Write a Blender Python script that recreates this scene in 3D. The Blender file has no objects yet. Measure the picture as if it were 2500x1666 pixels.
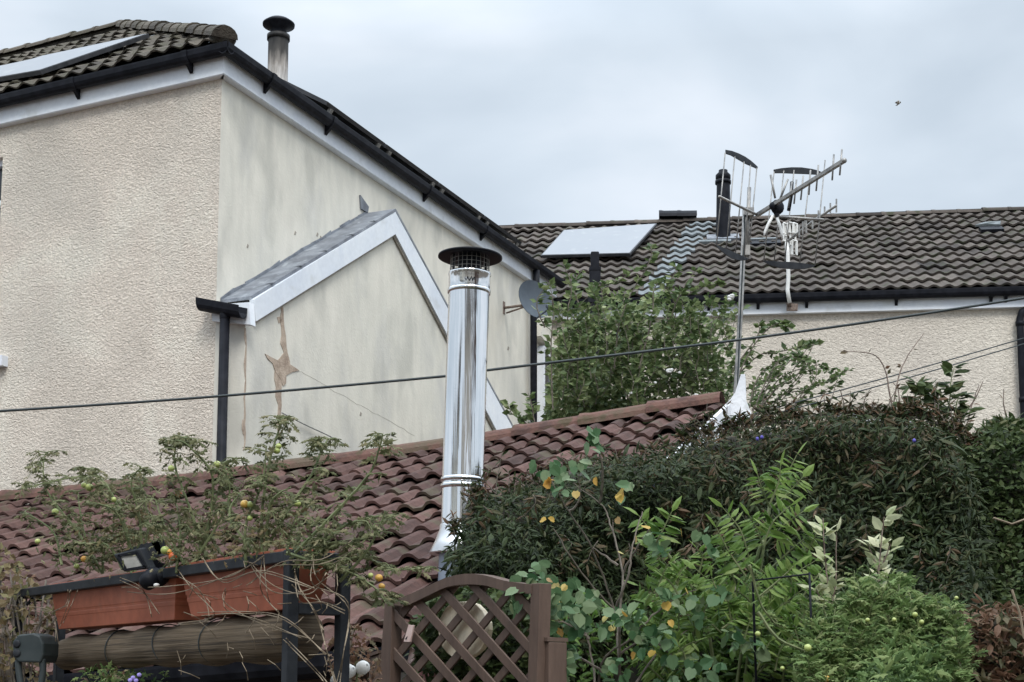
import bpy, math, random
import numpy as np
from mathutils import Vector, Matrix
random.seed(4); RNG = np.random.default_rng(7)
sc = bpy.context.scene; COL = sc.collection
R = math.radians
# ---------------------------------------------------------------- camera
F = 3500.0; CX, CY = 1250.0, 1250.0; PITCH = R(7.0); H = 2.2
cam = bpy.data.objects.new('camera', bpy.data.cameras.new('camera')); COL.objects.link(cam)
cam.location = (0, 0, H); cam.rotation_euler = (R(90) + PITCH, 0, 0)
cam.data.sensor_width = 36; cam.data.lens = F / 2500 * 36
cam.data.shift_y = (1250 - 833) / 2500.0
cam.data.clip_start = 0.05; cam.data.clip_end = 3000
sc.camera = cam
# ---------------------------------------------------------------- world, sun, exposure
SUN_EL, SUN_AZ = 50, 168
w = bpy.data.worlds.new('World'); sc.world = w; w.use_nodes = True
nt = w.node_tree; nt.nodes.clear()
def N(t, k, **kw):
    n = t.nodes.new(k)
    for a, b in kw.items(): setattr(n, a, b)
    return n
out = N(nt, 'ShaderNodeOutputWorld'); bg = N(nt, 'ShaderNodeBackground'); bg.inputs[1].default_value = 0.1
sky = N(nt, 'ShaderNodeTexSky', sky_type='NISHITA', sun_disc=False)
sky.sun_elevation = R(SUN_EL); sky.sun_rotation = R(SUN_AZ)
tc = N(nt, 'ShaderNodeTexCoord'); sp = N(nt, 'ShaderNodeSeparateXYZ')
nt.links.new(tc.outputs['Generated'], sp.inputs[0])
grad = N(nt, 'ShaderNodeMapRange'); grad.inputs[1].default_value = 0.42; grad.inputs[2].default_value = 0.95
grad.inputs[3].default_value = 1.0; grad.inputs[4].default_value = 3.6
nt.links.new(sp.outputs[2], grad.inputs[0])
mp = N(nt, 'ShaderNodeMapping'); mp.inputs['Scale'].default_value = (1.6, 1.6, 3.6); mp.inputs['Location'].default_value = (3.1, 1.4, 0.35)
mp.inputs['Rotation'].default_value = (0, R(18), 0)
nt.links.new(tc.outputs['Generated'], mp.inputs[0])
no = N(nt, 'ShaderNodeTexNoise'); no.inputs['Scale'].default_value = 2.1; no.inputs['Detail'].default_value = 5; no.inputs['Roughness'].default_value = 0.45
no.inputs['Distortion'].default_value = 0.3
nt.links.new(mp.outputs[0], no.inputs[0])
cr = N(nt, 'ShaderNodeValToRGB'); nt.links.new(no.outputs[0], cr.inputs[0])
cr.color_ramp.elements[0].position = 0.32; cr.color_ramp.elements[0].color = (0.46, 0.535, 0.615, 1)
cr.color_ramp.elements[1].position = 0.69; cr.color_ramp.elements[1].color = (0.76, 0.81, 0.88, 1)
e = cr.color_ramp.elements.new(0.5); e.color = (0.585, 0.66, 0.74, 1)
vm = N(nt, 'ShaderNodeVectorMath', operation='SCALE'); nt.links.new(cr.outputs[0], vm.inputs[0])
g10 = N(nt, 'ShaderNodeMath', operation='MULTIPLY'); g10.inputs[1].default_value = 9.3
nt.links.new(grad.outputs[0], g10.inputs[0]); nt.links.new(g10.outputs[0], vm.inputs['Scale'])
mx = N(nt, 'ShaderNodeMix', data_type='RGBA'); mx.inputs[0].default_value = 0.94
nt.links.new(sky.outputs[0], mx.inputs[6]); nt.links.new(vm.outputs[0], mx.inputs[7])
nt.links.new(mx.outputs[2], bg.inputs[0]); nt.links.new(bg.outputs[0], out.inputs[0])
sl = bpy.data.lights.new('sun', 'SUN'); sl.energy = 1.5; sl.angle = R(22); sl.color = (1, .96, .9)
so = bpy.data.objects.new('sun', sl); COL.objects.link(so)
saz, sel = R(SUN_AZ), R(SUN_EL)
sd = Vector((math.sin(saz) * math.cos(sel), math.cos(saz) * math.cos(sel), math.sin(sel)))
so.rotation_euler = sd.to_track_quat('Z', 'Y').to_euler()
sc.view_settings.view_transform = 'Standard'; sc.view_settings.look = 'None'
sc.view_settings.exposure = 0.42; sc.view_settings.gamma = 1.0
sc.render.engine = 'CYCLES'; sc.render.resolution_x = 1024; sc.render.resolution_y = 682
# ---------------------------------------------------------------- helpers
CAM = np.array([0, 0, H]); cp, sn = math.cos(PITCH), math.sin(PITCH)
def rays(px, py):
    x = (np.asarray(px, float) - CX) / F; y = (CY - np.asarray(py, float)) / F
    Y = cp - y * sn; Z = sn + y * cp
    return np.stack([x / Y, np.ones_like(Y), Z / Y], -1)
def P(px, py, d):                                   # point seen at pixel, at forward distance d
    return CAM + rays(px, py) * np.asarray(d, float)[..., None] if np.ndim(d) else CAM + rays(px, py) * d
class Plane:
    def __init__(s, o, n): s.o = np.array(o, float); s.n = np.array(n, float) / np.linalg.norm(n)
    def hit(s, px, py):
        r = rays(px, py); t = (s.o - CAM) @ s.n / (r @ s.n); return CAM + r * t
    def off(s, e): return Plane(s.o + s.n * e, s.n)
def nz(v): v = np.array(v, float); return v / np.linalg.norm(v)
Z = np.array([0, 0, 1.0])
class MB:
    def __init__(s): s.v = []; s.f = []; s.t = []; s.tint = 0.0; s.smooth = []
    def add(s, vs, fs, smooth=False):
        b = len(s.v); s.v += [tuple(map(float, v)) for v in vs]; s.t += [s.tint] * len(vs)
        s.f += [tuple(b + i for i in f) for f in fs]; s.smooth += [smooth] * len(fs)
    def prism(s, pts, d):                           # polygon pts extruded by vector d
        pts = [np.array(p, float) for p in pts]; d = np.array(d, float); n = len(pts)
        nrm = sum((np.cross(pts[i] - pts[0], pts[(i + 1) % n] - pts[0]) for i in range(1, n - 1)), np.zeros(3))
        if nrm @ d > 0: pts = pts[::-1]
        vs = pts + [p + d for p in pts]
        fs = [tuple(range(n)), tuple(range(2 * n - 1, n - 1, -1))] + [(i, i + n, (i + 1) % n + n, (i + 1) % n) for i in range(n)]
        s.add(vs, fs); return s
    def box(s, c, ax, ay, az, sx, sy, sz):
        c = np.array(c, float); ax, ay, az = [np.array(a, float) for a in (ax, ay, az)]
        p = [c - ax * sx / 2 - ay * sy / 2 - az * sz / 2, c + ax * sx / 2 - ay * sy / 2 - az * sz / 2,
             c + ax * sx / 2 + ay * sy / 2 - az * sz / 2, c - ax * sx / 2 + ay * sy / 2 - az * sz / 2]
        return s.prism(p, az * sz)
    def bar(s, a, b, wx, wy, up=Z):                 # rectangular bar from a to b
        a = np.array(a, float); b = np.array(b, float); d = nz(b - a)
        x = np.cross(d, up)
        if np.linalg.norm(x) < 1e-4: x = np.cross(d, [0, 1, 0])
        x = nz(x); y = nz(np.cross(x, d))
        p = [a - x * wx / 2 - y * wy / 2, a + x * wx / 2 - y * wy / 2, a + x * wx / 2 + y * wy / 2, a - x * wx / 2 + y * wy / 2]
        return s.prism(p, b - a)
    def tube(s, pts, r, n=8, cap=True):
        pts = [np.array(p, float) for p in pts]; m = len(pts)
        rs = [r] * m if np.isscalar(r) else list(r)
        vs = []; up = None
        for i, p in enumerate(pts):
            t = pts[min(i + 1, m - 1)] - pts[max(i - 1, 0)]; t = t / (np.linalg.norm(t) + 1e-9)
            if up is None: up = np.cross(t, [0.3, 0.9, 0.1] if abs(t[2]) > .8 else Z)
            x = up - t * (up @ t); x = x / (np.linalg.norm(x) + 1e-9); y = np.cross(t, x); up = x
            for k in range(n):
                a = 2 * math.pi * k / n; vs.append(p + (x * math.cos(a) + y * math.sin(a)) * rs[i])
        fs = [(i * n + k, i * n + (k + 1) % n, (i + 1) * n + (k + 1) % n, (i + 1) * n + k) for i in range(m - 1) for k in range(n)]
        if cap: fs += [tuple(range(n - 1, -1, -1)), tuple((m - 1) * n + k for k in range(n))]
        s.add(vs, fs, n > 5); return s
    def lathe(s, base, axis, prof, n=32, x0=None):      # prof: list of (r, h)
        base = np.array(base, float); t = nz(axis); x = nz(np.cross(t, x0 if x0 is not None else [0.2, 1, 0.1])); y = np.cross(t, x)
        vs = [base + t * h + (x * math.cos(2 * math.pi * k / n) + y * math.sin(2 * math.pi * k / n)) * max(r, 1e-4) for r, h in prof for k in range(n)]
        fs = [(i * n + k, i * n + (k + 1) % n, (i + 1) * n + (k + 1) % n, (i + 1) * n + k) for i in range(len(prof) - 1) for k in range(n)]
        s.add(vs, fs, True); return s
    def ball(s, c, r, n=10, sq=(1, 1, 1)):
        vs = []; m = n // 2 + 1
        for i in range(m + 1):
            th = math.pi * i / m
            for k in range(n):
                a = 2 * math.pi * k / n
                vs.append(np.array(c) + r * np.array([math.sin(th) * math.cos(a) * sq[0], math.sin(th) * math.sin(a) * sq[1], math.cos(th) * sq[2]]))
        s.add(vs, [(i * n + k, (i + 1) * n + k, (i + 1) * n + (k + 1) % n, i * n + (k + 1) % n) for i in range(m) for k in range(n)], True); return s
WL = {}
def tag(o, label, cat, group=None, kind=None):
    o['label'] = label
    if cat: o['category'] = cat
    if group: o['group'] = group
    if kind: o['kind'] = kind
    return o
def thing(name, label, cat, loc, group=None):
    o = bpy.data.objects.new(name, None); COL.objects.link(o); loc = tuple(map(float, loc)); o.location = loc
    o.empty_display_size = 0.1; WL[o.name] = np.array(loc); tag(o, label, cat, group); return o
def link_mesh(name, me, mat, parent):
    me.materials.append(mat); o = bpy.data.objects.new(name, me); COL.objects.link(o)
    if parent is not None: o.parent = parent
    return o
def obj(name, mb, mat, parent=None, loc=None, label=None, bevel=0):
    base = WL[parent.name] if parent is not None else np.array(loc if loc is not None else (0, 0, 0), float)
    me = bpy.data.meshes.new(name)
    me.from_pydata([tuple(np.array(v) - base) for v in mb.v], [], mb.f)
    a = me.attributes.new('tint', 'FLOAT', 'POINT'); a.data.foreach_set('value', mb.t)
    me.polygons.foreach_set('use_smooth', mb.smooth); me.update()
    o = link_mesh(name, me, mat, parent)
    if parent is None: o.location = tuple(base)
    WL[o.name] = base
    if label: o['label'] = label
    if bevel:
        b = o.modifiers.new('bevel', 'BEVEL'); b.width = bevel; b.segments = 2; b.limit_method = 'ANGLE'
    return o
def npmesh(name, V, Fa, tint, mat, parent, smooth=False):
    """V (n,3) world, Fa (m,k) uniform faces, tint (n)"""
    base = WL[parent.name]; me = bpy.data.meshes.new(name); V = V - base
    me.vertices.add(len(V)); me.vertices.foreach_set('co', V.astype(np.float32).ravel())
    k = Fa.shape[1]; me.loops.add(Fa.size); me.loops.foreach_set('vertex_index', Fa.astype(np.int32).ravel())
    me.polygons.add(len(Fa)); me.polygons.foreach_set('loop_start', np.arange(0, Fa.size, k, dtype=np.int32))
    me.polygons.foreach_set('use_smooth', np.full(len(Fa), smooth))
    a = me.attributes.new('tint', 'FLOAT', 'POINT'); a.data.foreach_set('value', np.asarray(tint, np.float32))
    me.update(calc_edges=True); o = link_mesh(name, me, mat, parent); WL[o.name] = base; return o
# ---------------------------------------------------------------- materials
def mat(name, cols, rough=.8, scale=4.0, detail=6, bump=0, bscale=60, metal=0, stretch=(1, 1, 1), tint=0, spec=.4,
        trans=0, ramp=(.35, .65), cscale=None, bdist=0.01, spots=None, bstretch=(1, 1, 1), ior=None, distort=0.4, fine=None):
    m = bpy.data.materials.new(name); m.use_nodes = True; t = m.node_tree; L = t.links.new
    b = t.nodes['Principled BSDF']; b.inputs['Roughness'].default_value = rough; b.inputs['Metallic'].default_value = metal
    b.inputs['Specular IOR Level'].default_value = spec
    if ior: b.inputs['IOR'].default_value = ior
    tcn = N(t, 'ShaderNodeTexCoord'); mpn = N(t, 'ShaderNodeMapping'); mpn.inputs['Scale'].default_value = stretch
    L(tcn.outputs['Object'], mpn.inputs[0])
    n1 = N(t, 'ShaderNodeTexNoise'); n1.inputs['Scale'].default_value = scale; n1.inputs['Detail'].default_value = detail
    n1.inputs['Distortion'].default_value = distort; n1.inputs['Roughness'].default_value = .6
    L(mpn.outputs[0], n1.inputs[0]); val = n1.outputs[0]
    if tint:
        at = N(t, 'ShaderNodeAttribute', attribute_name='tint')
        ma = N(t, 'ShaderNodeMath', operation='MULTIPLY'); ma.inputs[1].default_value = 1 - tint; L(val, ma.inputs[0])
        mb_ = N(t, 'ShaderNodeMath', operation='MULTIPLY_ADD'); mb_.inputs[1].default_value = tint
        L(at.outputs['Fac'], mb_.inputs[0]); L(ma.outputs[0], mb_.inputs[2]); val = mb_.outputs[0]
        if tint >= 1: val = at.outputs['Fac']
    c = N(t, 'ShaderNodeValToRGB'); L(val, c.inputs[0]); k = len(cols); el = c.color_ramp.elements
    for i, co in enumerate(cols):
        pos = ramp[0] + (ramp[1] - ramp[0]) * i / max(1, k - 1)
        if i < 2: el[i].position = pos; q = el[i]
        else: q = el.new(pos)
        q.color = (*co, 1)
    if k == 1: el[1].color = (*cols[0], 1)
    colout = c.outputs[0]
    if fine:                                            # small scale speckle (amount, scale)
        n3 = N(t, 'ShaderNodeTexNoise'); n3.inputs['Scale'].default_value = fine[1]; n3.inputs['Detail'].default_value = 4
        m3 = N(t, 'ShaderNodeMapping'); m3.inputs['Scale'].default_value = fine[2] if len(fine) > 2 else (1, 1, 1)
        L(tcn.outputs['Object'], m3.inputs[0]); L(m3.outputs[0], n3.inputs[0])
        r3 = N(t, 'ShaderNodeMapRange'); r3.inputs[1].default_value = .3; r3.inputs[2].default_value = .7
        r3.inputs[3].default_value = 1 - fine[0]; r3.inputs[4].default_value = 1 + fine[0]; L(n3.outputs[0], r3.inputs[0])
        v3 = N(t, 'ShaderNodeVectorMath', operation='SCALE'); L(colout, v3.inputs[0]); L(r3.outputs[0], v3.inputs['Scale']); colout = v3.outputs[0]
    if spots:                                           # (colour, scale, threshold, stretch)
        s = N(t, 'ShaderNodeTexNoise'); s.inputs['Scale'].default_value = spots[1]; s.inputs['Detail'].default_value = 5
        ms = N(t, 'ShaderNodeMapping'); ms.inputs['Scale'].default_value = spots[3] if len(spots) > 3 else (1, 1, 1); ms.inputs['Location'].default_value = (5, 3, 1)
        L(tcn.outputs['Object'], ms.inputs[0]); L(ms.outputs[0], s.inputs[0])
        rr = N(t, 'ShaderNodeMapRange'); rr.inputs[1].default_value = spots[2]; rr.inputs[2].default_value = spots[2] + .12
        rr.inputs[4].default_value = spots[4] if len(spots) > 4 else .85
        L(s.outputs[0], rr.inputs[0]); x = N(t, 'ShaderNodeMix', data_type='RGBA'); L(rr.outputs[0], x.inputs[0]); L(colout, x.inputs[6])
        x.inputs[7].default_value = (*spots[0], 1); colout = x.outputs[2]
    L(colout, b.inputs['Base Color'])
    if bump:
        n2 = N(t, 'ShaderNodeTexNoise'); n2.inputs['Scale'].default_value = bscale; n2.inputs['Detail'].default_value = 4
        n2.inputs['Distortion'].default_value = .8
        m2 = N(t, 'ShaderNodeMapping'); m2.inputs['Scale'].default_value = bstretch; L(tcn.outputs['Object'], m2.inputs[0]); L(m2.outputs[0], n2.inputs[0])
        bp = N(t, 'ShaderNodeBump'); bp.inputs['Strength'].default_value = bump; bp.inputs['Distance'].default_value = bdist
        L(n2.outputs[0], bp.inputs['Height']); L(bp.outputs[0], b.inputs['Normal'])
    if trans:
        tr = N(t, 'ShaderNodeBsdfTranslucent'); L(colout, tr.inputs[0]); ms_ = N(t, 'ShaderNodeMixShader'); ms_.inputs[0].default_value = trans
        L(b.outputs[0], ms_.inputs[1]); L(tr.outputs[0], ms_.inputs[2]); L(ms_.outputs[0], t.nodes['Material Output'].inputs[0])
    return m
M_rough = mat('roughcast_render', [(.62, .55, .47), (.70, .62, .53), (.76, .70, .60)], .95, scale=1.1, bump=1.0, bscale=38, bdist=.024, fine=(.15, 44), spots=((.52, .49, .43), .9, .53, (1, 1, .6), .4), bstretch=(1, 1, 1.5))
M_rough2 = mat('roughcast_render_far', [(.60, .54, .47), (.70, .64, .55)], .95, scale=.9, bump=1.0, bscale=26, bdist=.026, fine=(.12, 28), bstretch=(1, 1, 1.4))
M_smooth = mat('painted_render', [(.60, .58, .53), (.69, .66, .575), (.74, .70, .61)], .9, scale=1.5, bump=.25, bscale=30, bdist=.01,
               stretch=(1, 1, .4), fine=(.06, 9, (1, 1, .3)), spots=((.44, .43, .38), 2.2, .53, (1, 1, .45), .5))
M_white = mat('white_upvc', [(.70, .74, .80), (.82, .85, .88)], .4, scale=2, fine=(.04, 20), spots=((.50, .50, .46), 5, .60, (1, 1, 1), .35))
M_whitewall = mat('white_masonry_paint', [(.70, .72, .76), (.84, .85, .87)], .8, scale=6, spots=((.42, .43, .40), 8, .57, (1, 1, 1), .5), bump=.4, bscale=20)
M_hair = mat('hairline_crack', [(.44, .41, .35), (.52, .49, .42)], .95)
M_black = mat('black_gutter_plastic', [(.007, .008, .012), (.016, .017, .022)], .5, scale=6, spec=.12, fine=(.3, 14))
M_blackm = mat('black_painted_metal', [(.010, .012, .016), (.028, .031, .036)], .55, spec=.25, scale=14, bump=.2, bscale=90, bdist=.002)
M_tile = mat('weathered_concrete_tile', [(.032, .027, .025), (.082, .068, .058), (.135, .113, .097)], .95, scale=7, tint=.55, bump=.5, bscale=45, bdist=.012, ramp=(.2, .8),
             spots=((.05, .055, .03), 6, .55))
M_tilemoss = mat('mossy_concrete_tile', [(.036, .031, .026), (.088, .075, .058), (.145, .124, .098)], .95, scale=7, tint=.5, bump=.7, bscale=35, bdist=.02, ramp=(.2, .8),
             spots=((.07, .064, .042), 6, .5))
M_red = mat('red_concrete_tile', [(.034, .020, .016), (.078, .040, .033), (.140, .076, .062)], .92, scale=6, tint=.5, bump=.4, bscale=60, bdist=.008, ramp=(.2, .8),
            spots=((.085, .07, .045), 5, .55), fine=(.2, 30))
M_ridge = mat('mossy_red_ridge_tile', [(.075, .042, .035), (.14, .072, .056), (.11, .08, .055)], .95, scale=8, tint=.3, bump=.6, bscale=40, bdist=.012, spots=((.07, .055, .03), 10, .55))
M_lead = mat('lead_flashing', [(.12, .13, .15), (.25, .27, .30)], .6, scale=5, stretch=(1, 1, 1), bump=.4, bscale=18, bdist=.01, spots=((.38, .41, .44), 7, .6))
M_leadw = mat('whitened_lead_tiles', [(.13, .15, .155), (.22, .24, .25)], .95, scale=8)
M_glass = mat('solar_glass', [(.03, .033, .045), (.045, .045, .055)], .3, scale=3, spec=1.0, ior=2.5, spots=((.12, .12, .11), 6, .58))
M_alu = mat('panel_frame', [(.02, .022, .026), (.05, .05, .055)], .5, scale=9)
M_pane = mat('window_glass', [(.02, .025, .03), (.04, .045, .05)], .08, scale=2, spec=.8)
M_steel = mat('polished_steel', [(.78, .79, .80), (.86, .86, .86)], .10, scale=3, metal=1, bump=.25, bscale=7, bdist=.02, bstretch=(4, 4, .05))
M_zinc = mat('zinc_sleeve', [(.25, .29, .35), (.36, .40, .47)], .5, scale=6, metal=.5)
M_soot = mat('sooty_steel', [(.015, .014, .013), (.05, .045, .04), (.30, .27, .24), (.66, .63, .60)], .6, scale=7, stretch=(3, 3, .5), metal=.0, tint=.6, ramp=(.25, .80), fine=(.3, 12, (3, 3, .6)))
M_galv = mat('galvanised_metal', [(.20, .20, .20), (.40, .385, .36)], .5, scale=20, metal=.5)
M_whitep = mat('white_plastic', [(.72, .71, .68), (.8, .8, .78)], .45, scale=10)
M_dish = mat('grey_dish', [(.075, .09, .11), (.10, .12, .14)], .65, scale=5, spec=.15)
M_rust = mat('rusty_bracket', [(.09, .06, .05), (.28, .22, .18)], .8, scale=40)
M_terra = mat('terracotta_plastic', [(.34, .095, .05), (.42, .13, .07)], .55, scale=6, fine=(.10, 30), spots=((.30, .13, .08), 12, .6))
M_reed = mat('reed_blind', [(.05, .037, .026), (.13, .095, .06), (.19, .145, .10)], .85, scale=9, stretch=(.25, .25, 14), bump=.8, bscale=10, bstretch=(.4, .4, 22), bdist=.006)
M_wood = mat('brown_stained_timber', [(.085, .055, .042), (.125, .082, .062)], .75, scale=6, stretch=(1, 1, .3), fine=(.12, 60, (1, 1, .15)), bump=.3, bscale=50, bdist=.002)
M_pale = mat('pale_cut_wood', [(.72, .60, .43), (.85, .75, .58)], .8, scale=12, fine=(.08, 60))
M_pink = mat('pink_painted_wood', [(.60, .42, .38), (.72, .55, .50)], .8, scale=12)
M_stain = mat('bare_render_patch', [(.34, .26, .20), (.52, .42, .33)], .95, scale=14, bump=.5, bscale=60)
M_crack = mat('crack_dirt', [(.26, .235, .20), (.42, .38, .32)], .95, scale=20)
M_soil = mat('garden_soil', [(.03, .025, .018), (.09, .07, .05)], .95, scale=8)
M_bark = mat('grey_bark', [(.09, .075, .06), (.20, .17, .14)], .9, scale=20)
M_twig = mat('dry_stem', [(.13, .10, .065), (.30, .24, .17)], .85, scale=12)
M_gstem = mat('green_stem', [(.10, .13, .05), (.19, .21, .10)], .7, scale=12)
M_core = mat('dark_core', [(.012, .012, .008), (.035, .03, .02)], 1, scale=20)  # dark colour of the solid cores added inside the foliage
M_rubber = mat('dark_rubber', [(.02, .03, .032), (.04, .05, .052)], .55, scale=9)
M_lens = mat('lamp_lens', [(.30, .29, .27), (.42, .41, .38)], .25, scale=30)
M_ped = mat('white_petal', [(.75, .75, .72), (.85, .85, .83)], .6, scale=9, trans=.2)
def leafm(name, cols, rough=.55, trans=.3, spec=.3):
    return mat(name, cols, rough, scale=3, tint=.82, ramp=(.1, .92), trans=trans, spec=spec)
LF_dark = leafm('dark_hedge_leaf', [(.014, .022, .009), (.028, .044, .016), (.046, .064, .024), (.085, .06, .032), (.15, .085, .05)], .55, .2, .2)
LF_olive = leafm('olive_leaf', [(.03, .048, .018), (.055, .082, .028), (.09, .12, .045), (.13, .11, .055)], .55, .25, .2)
LF_tom = leafm('tomato_leaf', [(.06, .07, .03), (.12, .13, .058), (.19, .19, .095), (.28, .24, .14)], .7, .3)
LF_tomg = leafm('fresh_tomato_leaf', [(.04, .075, .02), (.09, .15, .045), (.15, .22, .07), (.25, .29, .12)], .7, .3)
LF_rose = leafm('rose_leaf', [(.05, .085, .03), (.11, .16, .06), (.19, .24, .10), (.30, .33, .17)], .5, .3)
LF_lime = leafm('bright_green_leaf', [(.05, .10, .02), (.11, .20, .04), (.19, .29, .07), (.30, .36, .13)], .5, .4)
LF_round = leafm('round_leaf', [(.05, .12, .05), (.09, .17, .075), (.14, .22, .11), (.22, .28, .15)], .5, .35)
LF_yel = leafm('yellowing_leaf', [(.50, .36, .07), (.55, .30, .07), (.45, .42, .15), (.35, .17, .10)], .5, .35)
LF_var = leafm('variegated_leaf', [(.16, .23, .10), (.45, .48, .28), (.62, .62, .42)], .5, .3)
LF_russet = leafm('russet_leaf', [(.06, .07, .03), (.12, .07, .04), (.20, .11, .07), (.10, .10, .05)], .6, .3)
LF_dry = leafm('dry_leaf', [(.14, .10, .05), (.22, .17, .09), (.16, .16, .07)], .8, .3)
M_tomR = mat('ripe_tomato', [(.55, .10, .03), (.62, .16, .04)], .25, scale=9)
M_tomG = mat('unripe_tomato', [(.30, .36, .10), (.45, .50, .18)], .25, scale=9)
M_tomO = mat('turning_tomato', [(.60, .30, .06), (.55, .38, .10)], .25, scale=9)
M_blue = mat('blue_petal', [(.08, .06, .32), (.12, .10, .42)], .6)
# ---------------------------------------------------------------- tiled roof
def tiles(name, O, E, S, Nn, wid, rows, gauge, roll, prof, inside, material, parent, lift=.035, thick=.016, sub=8, rolls_per_tile=2, jit=.005, u0=0.0):
    du = roll / sub; nu = int(wid / du) + 1; us = u0 + np.arange(nu) * du
    Vs, Fs, Ts = [], [], []; base = 0; rg = np.random.default_rng(11)
    h = prof((us / roll) % 1.0)
    tid = np.floor(us / (roll * rolls_per_tile)).astype(int); tid -= tid.min(); nt_ = tid.max() + 1
    for r in range(rows):
        jz = rg.normal(0, jit, nt_)[tid]; jv = rg.normal(0, jit * 1.5, nt_)[tid]; tn = np.clip(rg.normal(.5, .2, nt_), 0, 1)[tid]
        rowsv = [(0.0, lift - thick), (0.0, lift), (gauge * .5, lift * .6), (gauge * 1.12, .002)]
        for (dv, dh) in rowsv:
            v = r * gauge + dv + (jv if dv == 0 else 0); hh = h + dh + jz
            Vs.append(O + us[:, None] * E + (np.zeros(nu) + v)[:, None] * S + hh[:, None] * Nn); Ts.append(tn)
        cu = us[:-1] + du / 2; cv = (r + .5) * gauge; ok = inside(cu, np.full_like(cu, cv)) & (tid[:-1] == tid[1:])
        i = np.nonzero(inside(cu, np.full_like(cu, cv)))[0]
        for k in range(3):
            a = base + k * nu + i; Fs.append(np.stack([a, a + 1, a + nu + 1, a + nu], -1))
        base += 4 * nu
    return npmesh(name, np.concatenate(Vs), np.concatenate(Fs), np.concatenate(Ts), material, parent)
def inpoly(poly):
    p = np.array(poly, float)
    def f(x, y):
        r = np.zeros(np.shape(x), bool); n = len(p); j = n - 1
        for i in range(n):
            xi, yi = p[i]; xj, yj = p[j]
            c = ((yi > y) != (yj > y)) & (x < (xj - xi) * (y - yi) / (yj - yi + 1e-12) + xi); r ^= c; j = i
        return r
    return f
def ridge_run(a, b, rad, n, material, parent, name='ridge_tile', flat=.75, lab=None):
    a = np.array(a); b = np.array(b); d = nz(b - a); x = nz(np.cross(d, Z)); y = np.cross(x, d)
    Lh = np.linalg.norm(b - a) / n
    for i in range(n):
        m = MB(); m.tint = random.random(); s0 = a + d * Lh * i; k = 9; vs = []
        jj = random.uniform(-.008, .008)
        for (t, rr) in ((-.02, 1.07), (.02, 1.07), (.06, 1.0), (Lh, .96)):
            for q in range(k):
                an = math.pi * q / (k - 1); vs.append(s0 + d * t + x * math.cos(an) * rad * rr + y * (math.sin(an) * rad * rr * flat - .02 + jj))
        fs = [(u * k + q, u * k + q + 1, (u + 1) * k + q + 1, (u + 1) * k + q) for u in range(3) for q in range(k - 1)]
        fs.append(tuple(range(k)))
        m.add(vs, fs); obj(name, m, material, parent)
def sweep(mb, a, b, prof, X, Y, smooth=True):        # 2D open/closed profile swept a->b
    n = len(prof); vs = [a + X * p + Y * q for p, q in prof] + [b + X * p + Y * q for p, q in prof]
    mb.add(vs, [(i, (i + 1) % n, (i + 1) % n + n, i + n) for i in range(n)], False)
    mb.add(vs[:n], [tuple(range(n))]); mb.add(vs[n:], [tuple(range(n - 1, -1, -1))])
def gutter_prof(w=.115, h=.085):
    o = [(w / 2 * (1 - math.cos(math.pi * i / 8)), -h * math.sin(math.pi * i / 8) ** .8) for i in range(9)]
    i_ = [(w / 2 + (p - w / 2) * .9, q * .88) for p, q in reversed(o)]
    return [(-.0, .012)] + o + [(w, .012), (w * .95, .012)] + i_ + [(w * .05, .012)]
# ================================================================ ground
g = MB(); g.add([(-400, -400, 0), (400, -400, 0), (400, 400, 0), (-400, 400, 0)], [(0, 1, 2, 3)])
o = obj('ground', g, M_soil); o['kind'] = 'structure'
# ================================================================ cream two storey house
Ad = nz([-2.1, 1.0075, 0]); Bd = nz([.4354, 1.0075, 0]); nA = nz([-.4324, -.9017, 0])
nB = nz([Bd[1], -Bd[0], 0])
C = P(542, 187, 12.0); ZF = C[2]; Cg = np.array([C[0], C[1], 0])
plA, plB = Plane(C, nA), Plane(C, nB)
Bend = plB.hit(1347, 700); LB = (Bend - C) @ Bd; LA = 7.5
HOUSE = thing('rendered_house', 'cream rendered house with dark hipped roof and black gutters, nearest on the left', 'house', Cg)
def wall_box(mb, a, b, n, z0, z1, t=.3): mb.prism([np.array([*a[:2], z0]), np.array([*b[:2], z0]), np.array([*b[:2], z1]), np.array([*a[:2], z1])], -np.array(n) * t)
# rough wall with window opening at its left
w1 = plA.hit(7, 383); w2 = plA.hit(7, 872); sW = (w1 - C) @ Ad; zt, zb = w1[2], w2[2]; sW2 = sW + 1.15
m = MB()
mit = -nA * .3 - nB * .3
m.prism([Cg, Cg + Ad * sW, Cg + Ad * sW - nA * .3, Cg + mit], Z * ZF)
for (s0, s1, z0, z1) in ((sW, sW2, 0, zb), (sW, sW2, zt, ZF), (sW2, LA, 0, ZF)):
    m.prism([Cg + Ad * s0 + Z * z0, Cg + Ad * s1 + Z * z0, Cg + Ad * s1 + Z * z1, Cg + Ad * s0 + Z * z1], -nA * .3)
obj('front_wall', m, M_rough, HOUSE, label='rough pebbled cream wall')
m = MB(); m.prism([Cg + nB * .0, Cg + Bd * LB, Cg + Bd * LB - nB * .3, Cg + mit], Z * (ZF - .001))
obj('side_wall', m, M_smooth, HOUSE, label='smooth cream wall with grey green staining')
m = MB(); q0 = Cg + Bd * LB - nB * .3; m.prism([q0, q0 - nB * 6, q0 - nB * 6 + Z * ZF, q0 + Z * ZF], Bd * -.3); obj('rear_wall', m, M_smooth, HOUSE)
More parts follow.
